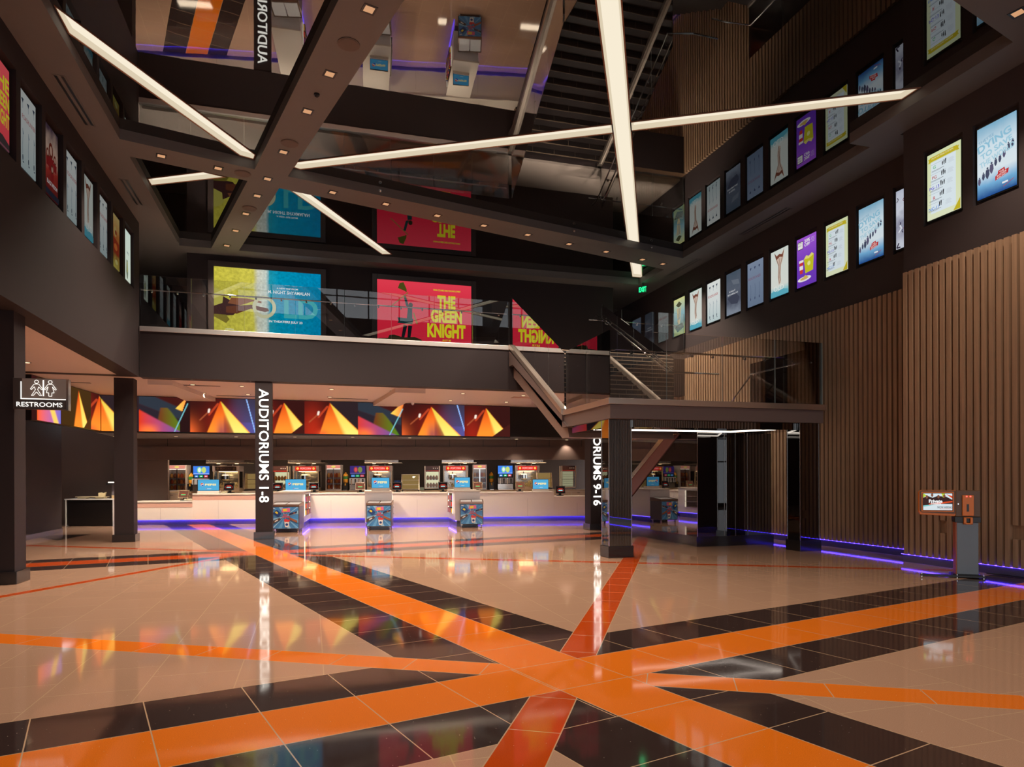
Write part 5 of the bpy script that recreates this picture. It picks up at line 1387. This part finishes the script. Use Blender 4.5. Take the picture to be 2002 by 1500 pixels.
# front counter: brand screens and tills
PB = [emis(84, 174, 220, 1.0), emis(244, 244, 240, 1.0), emis(226, 84, 44, 1.0), emis(30, 80, 170, 1.0), emis(244, 226, 160, 1.1)]
def brand(px, w, label, z=zt, n=.25, h=.4):
    t = thing('menu_screen', label, 'screen', at_k(px, n, z), KA, 'blue menu screens on the counter')
    MB().box(-w / 2 - .015, w / 2 + .015, .0, .22, 0, .09).build('stand', LAM, t)
    MB().box(-w / 2 - .01, w / 2 + .01, .03, .07, .09, .09 + h + .02).build('housing', DARK, t)
    a = MB(); a.M = Matrix.Translation((0, .029, .1))
    a.frect(-w / 2, 0, w / 2, h, 0); cz = h * .55; cx = -w * .3; r = .062
    a.fell(cx, cz, r, r, 1, 24); a.fell(cx, cz, r * .93, r * .93, 2, 16, .35, PI + .35); a.fell(cx, cz, r * .93, r * .93, 3, 16, PI + .0, 2 * PI); a.flat([(cx - r * .9, cz - .012), (cx - r * .3, cz + .0), (cx + r * .4, cz + .03), (cx + r * .9, cz + .03), (cx + r * .3, cz), (cx - r * .4, cz - .03)], 1)
    a.text('PEPSI', w * .1, cz, w=w * .52, h=.075, mi=4, bold=.05)
    a.frect(-w * .12, h * .14, -w * .08, h * .19, 2); a.frect(-w * .06, h * .15, w * .14, h * .18, 1)
    a.build('display', PB, t)
for px, w, lb in ((407, .74, 'blue menu screen left of the AUDITORIUMS 1-8 column'), (578, .74, 'blue menu screen above the left freezer wing')): brand(px, w, lb)
for px, w, lb, y_ in ((744, .58, 'blue menu screen on the middle counter wing', 23.3), (904, .54, 'blue menu screen on the right counter wing', 23.4)):
    t0_ = None
    x_ = on_y(px, 935, y_)[0]
    brand(px, w, lb, 1.236, .25, .34); o = [q for q in bpy.data.objects if q.name.startswith('menu_screen')][-1]
    tgt = [q for q in bpy.data.objects if q.get('label') == lb][0]; tgt.location = (x_, y_, 1.236); tgt.rotation_euler = (0, 0, WA)
brand(1057, .6, 'blue menu screen at the right part of the counter', zt, .25, .36)
TC = [emis(210, 60, 44, 1.0), emis(150, 220, 220, 1.0), emis(40, 26, 26, .6), emis(140, 90, 70, .8), emis(130, 220, 130, .9)]
def till(px, z, label, tan=False, n=.3, w=.36):
    t = thing('till', label, 'cash register', at_k(px, n, z), KA, 'tills along the counter')
    MB().box(-w * .35, w * .35, .05, .3, 0, .03).build('base', DARK, t)
    MB().box(-.05, .05, .12, .2, .03, .14).build('post', DARK, t)
    hs = MB(); hs.prism_x([(-.02, .1), (.04, .1), (.14, .38), (.08, .38)], -w / 2, w / 2); hs.build('screen_housing', mat('till_tan', srgb(150, 122, 90), .4) if tan else DARK, t)
    a = MB(); rot = Matrix.Translation((0, -.02, .1)) @ Matrix.Rotation(-math.atan2(.1, .28), 4, 'X'); a.M = rot
    a.frect(-w / 2 + .02, .025, w / 2 - .02, .27, 3 if tan else 2)
    if not tan: a.fline([(-.12, .09), (-.12, .15), (-.06, .2), (.06, .2), (.12, .15), (.12, .09), (-.12, .09)], .01, 0)
    a.frect(-.06, .15, .06, .18, 0); a.frect(-.08, .1, .08, .14, 4 if tan else 1)
    a.build('display', TC, t)
for px, z, lb, tan in ((358, .87, 'tan till on the low left counter', True), (447, zt, 'black till with red logo left of the sign column', False), (542, zt, 'black till with red logo just right of the sign column', False),
                       (613, zt, 'black till with red logo right of the left menu screen', False), (704, zt, 'tan till left of the middle freezer wing', True), (776, zt, 'black till with red logo right of the middle wing', False),
                       (866, zt, 'black till with red logo left of the right wing', False), (934, zt, 'tan till right of the right wing', True), (1017, zt, 'tan till left of the rightmost menu screen', True),
                       (1096, .95, 'black till with red logo on the low right counter', False)): till(px, z, lb, tan)
# small items on the counters
def cup_stack(px, n, z, col, label, r=.05, hh=.22):
    m = MB(); m.lathe([(r * .8, 0), (r, hh), (r * .9, hh), (r * .7, .01)], n=14); o = m.build('cup_stack', mat('cup%s' % str(col), srgb(*col), .4)); o.location = at_k(px, n, z); return tag(o, label, 'cups')
cup_stack(299, 2.2, ZBK, (40, 90, 190), 'blue cup on the back counter at the far left', .1, .2)
cup_stack(774, 1.1 + .95, ZBK + .002, (40, 90, 190), 'stack of blue cups right of the middle popcorn machine', .06, .4); cup_stack(780, 2.1, ZBK + .002, (40, 90, 190), 'second stack of blue cups beside the first, right of the middle popcorn machine', .06, .4)
o = MB().box(-.18, .18, 0, .25, 0, .26).build('storage_box', mat('cardboard', srgb(200, 160, 140), .6)); o.location = at_k(312, 2.2, ZBK); o.rotation_euler = (0, 0, KA); tag(o, 'pale box on the back counter left of the snack cabinet', 'box')
o = MB().box(-.06, .06, 0, .2, 0, .36).build('storage_box', mat('orange_box', srgb(190, 100, 40), .5)); o.location = at_k(326, 2.25, ZBK); o.rotation_euler = (0, 0, KA); tag(o, 'orange box against the left snack cabinet', 'box')
for px, n, lb in ((440, .3, 'crumpled napkins on the counter left of the sign column'), (368, .3, 'napkins on the low left counter')):
    m = MB(); random.seed(px)
    for i in range(6): m.ball((random.uniform(-.12, .12), random.uniform(-.05, .05), .03), .06, .05, .03, n=7, m=4)
    o = m.build('napkin_pile', mat('napkin', srgb(236, 216, 180), .8)); o.location = at_k(px, n, zt if px > 400 else .87); tag(o, lb, 'napkins')
o = MB().box(-.1, .1, 0, .12, 0, .12).build('card_box', mat('teal_box', srgb(180, 210, 206), .5)); o.location = at_k(824, 1.98, ZBK); tag(o, 'small white and teal box beside the heated case', 'box')
# left end: paper dispensers and a door
o = MB().box(-.16, .16, 0, .14, 0, .55).build('towel_dispenser', mat('disp_grey', srgb(92, 74, 66), .3)); o.location = at_k(297, 3.9, 1.5); tag(o, 'dark towel dispenser on the kitchen wall at the left end', 'dispenser')
kstruct('wall_back', ks(286, 4.2), ks(310, 4.2), 4.2, 4.5, 0, 2.74, mat('kitchen_tan', srgb(130, 104, 76), .5))
x, y = K(ks(279, 3.6), 3.6)
d_ = MB(); kbox(d_, SL - .59, ks(286, 3.7), 3.7, 3.76, 0, 2.3); struct('door_1', d_, STEEL)

# nook at the far left: black cabinet with white top
t = thing('condiment_cabinet', 'black cabinet with thin white top in the nook at the far left', 'cabinet', (-7.5, 27.3, 0), math.radians(-18))
MB().box(-.83, .83, 0, .6, .05, .93).build('body', BLACK, t)
MB().box(-.9, .9, -.03, .62, .93, .97).build('top', WHITE, t); MB().box(.83, .87, -.03, .6, .0, .93).build('side_panel', WHITE, t); MB().box(-.87, -.84, -.03, .6, .0, .93).build('side_panel', WHITE, t)
MB().box(-.8, .8, .05, .5, 0, .05).build('toe_kick', BLACK, t)
def nk(lx, ly): a = math.radians(-18); return (-7.5 + lx * math.cos(a) - ly * math.sin(a), 27.3 + lx * math.sin(a) + ly * math.cos(a))
m = MB(); m.box(-.5, .55, 0, .3, .05, .075); m.box(-.45, -.15, .05, .25, 0, .05); m.box(.2, .5, .05, .25, 0, .05); o = m.build('serving_tray', mat('tray_cream', srgb(220, 200, 160), .5)); o.location = (*nk(-.1, .1), .97); o.rotation_euler = (0, 0, math.radians(-18)); tag(o, 'long cream tray standing on the black cabinet', 'tray')
m = MB(); m.prism_y([(-.1, 0), (.1, 0), (.14, .15), (.06, .12), (-.02, .14), (-.1, .13)], 0, .12); o = m.build('napkin_holder', mat('napkin2', srgb(224, 206, 160), .7)); o.location = (*nk(.3, .18), 1.047); tag(o, 'cream napkin holder standing on the long tray', 'napkin holder')
t = thing('order_lamp', 'slim desk lamp with lit head at the right end of the black cabinet', 'lamp', (*nk(.72, .2), .97), math.radians(-18))
MB().box(-.06, .06, 0, .1, 0, .5).build('post', mat('lamp_grey', srgb(110, 104, 110), .4), t); MB().box(-.06, .06, -.004, 0, 0, .12).build('label_plate', mat('lp', srgb(220, 190, 140), .4), t)
MB().box(-.2, .08, -.12, .1, .5, .56).build('head', DARK, t); MB().box(-.13, .06, -.1, .05, .5605, .6).build('light', emis(255, 246, 230, 2.4), t)

# ------------------------------------------------------------------ ticket kiosk by the slatted wall
KY0 = 8.75
t = thing('ticket_kiosk', 'orange and grey hiring kiosk with tilted screen by the slatted wall', 'kiosk', (10.14, 8.64, 0), math.radians(-38)); t.scale = (.69, 1, 1)
GREY = mat('kiosk_grey', srgb(104, 108, 112), .35, .3); ORG = mat('kiosk_orange', srgb(240, 128, 30), .35); BRN = mat('kiosk_brown', srgb(112, 84, 62), .45)
MB().box(.02, .46, 0, .2, .05, .9).build('pedestal', GREY, t, .006)
MB().box(0, .02, 0, .2, .05, .96).build('orange_side', mat('kiosk_rust', srgb(170, 84, 40), .4), t)
MB().box(-.02, .5, -.02, .22, .9, .99).build('collar', DARK, t, .004)
MB().box(0, .5, .0, .16, .99, 1.42).build('reader_box', BRN, t, .01)
MB().box(.13, .36, -.03, 0, 1.01, 1.345).build('card_reader', ORG, t, .006)
MB().box(.215, .26, -.036, -.03, 1.08, 1.2).build('card_slot', BLACK, t)
m = MB()
for k in (.2, .275): m.box(k, k + .03, -.034, -.03, 1.315, 1.335)
m.build('indicator_lamp', emis(255, 90, 80, 2.5), t)
m = MB(); m.box(.15, .2, -.06, 0, .87, .98); m.box(.28, .33, -.06, 0, .87, .98); m.box(.15, .33, -.06, 0, .87, .895); m.box(.15, .33, -.06, 0, .97, .985); m.build('receipt_bracket', ORG, t, .004)
MB().cyl((.05, -.012, 1.2), .012, .012, 0, 10, 'y').build('lock', CHROME, t)
h = MB(); h.prism_y([(-.76, 1.06), (-.73, 1.02), (-.02, 1.0), (0, 1.02), (0, 1.425), (-.72, 1.425), (-.76, 1.39)], 0, .09); h.build('screen_housing', ORG, t, .004)
h = MB(); h.prism_y([(-.745, 1.085), (-.7, 1.055), (-.02, 1.04), (-.01, 1.05), (-.01, 1.42), (-.72, 1.42), (-.745, 1.395)], -.012, 0); h.build('front_bezel', BRN, t)
MB().box(-.71, -.04, -.018, -.012, 1.07, 1.4).build('orange_frame', ORG, t)
a = MB(); a.M = Matrix.Translation((0, -.019, 0)); cs = [emis(214, 226, 232, 1), emis(60, 40, 40, 1), emis(226, 80, 40, 1), emis(120, 200, 200, 1), emis(190, 210, 60, 1), emis(130, 80, 60, 1), emis(30, 26, 30, 1), emis(250, 250, 250, 1)]
a.frect(-.685, 1.09, -.065, 1.38, 6); a.frect(-.675, 1.098, -.075, 1.372, 0)
a.flat([(-.675, 1.30), (-.58, 1.33), (-.48, 1.3), (-.38, 1.33), (-.2, 1.32), (-.075, 1.27), (-.075, 1.2), (-.4, 1.2), (-.675, 1.17)], 1)
a.flat([(-.675, 1.372), (-.6, 1.34), (-.675, 1.3)], 4); a.flat([(-.3, 1.372), (-.22, 1.372), (-.26, 1.3)], 4); a.flat([(-.2, 1.36), (-.075, 1.33), (-.075, 1.29)], 2); a.flat([(-.5, 1.372), (-.36, 1.35), (-.4, 1.33)], 0)
for i, (cx, cz) in enumerate([(-.6, 1.315), (-.49, 1.345), (-.36, 1.32), (-.24, 1.33)]): a.fell(cx, cz, .025, .03, 5, 12)
a.flat([(-.56, 1.2), (-.075, 1.25), (-.075, 1.23), (-.56, 1.17)], 2); a.flat([(-.675, 1.17), (-.5, 1.19), (-.4, 1.19), (-.675, 1.15)], 3)
a.text('Private', -.42, 1.245, w=.28, h=.055, mi=7, bold=.04); a.text('Theatre', -.42, 1.205, w=.22, h=.028, mi=7, bold=.03)
a.text('NOW HIRING', -.235, 1.145, w=.3, h=.036, mi=6, bold=.01); a.frect(-.34, 1.115, -.1, 1.12, 2)
a.build('display', cs, t)
m = MB(); m.box(-.74, .56, -.1, .0, .012, .04); m.box(-.06, .52, .0, .3, .012, .05); m.build('foot_plate', BLACK, t, .004)
for k, q in ((-.73, -.08), (-.0, -.08), (.53, -.08), (-.7, -.02)):
    m = MB(); m.cyl((k, q, 0), .018, .012, 0, 10); m.cyl((k, q, .04), .015, .02, 0, 10); m.build('levelling_foot', CHROME, t)
m = MB(); m.tube([(10.9, 8.72, .02), (11.0, 8.55, .018), (11.04, 8.2, .016), (11.05, 7.2, .016)], .012, n=6); o = m.build('power_cable', BLACK); tag(o, 'black cable on the floor running right from the kiosk', 'cable')
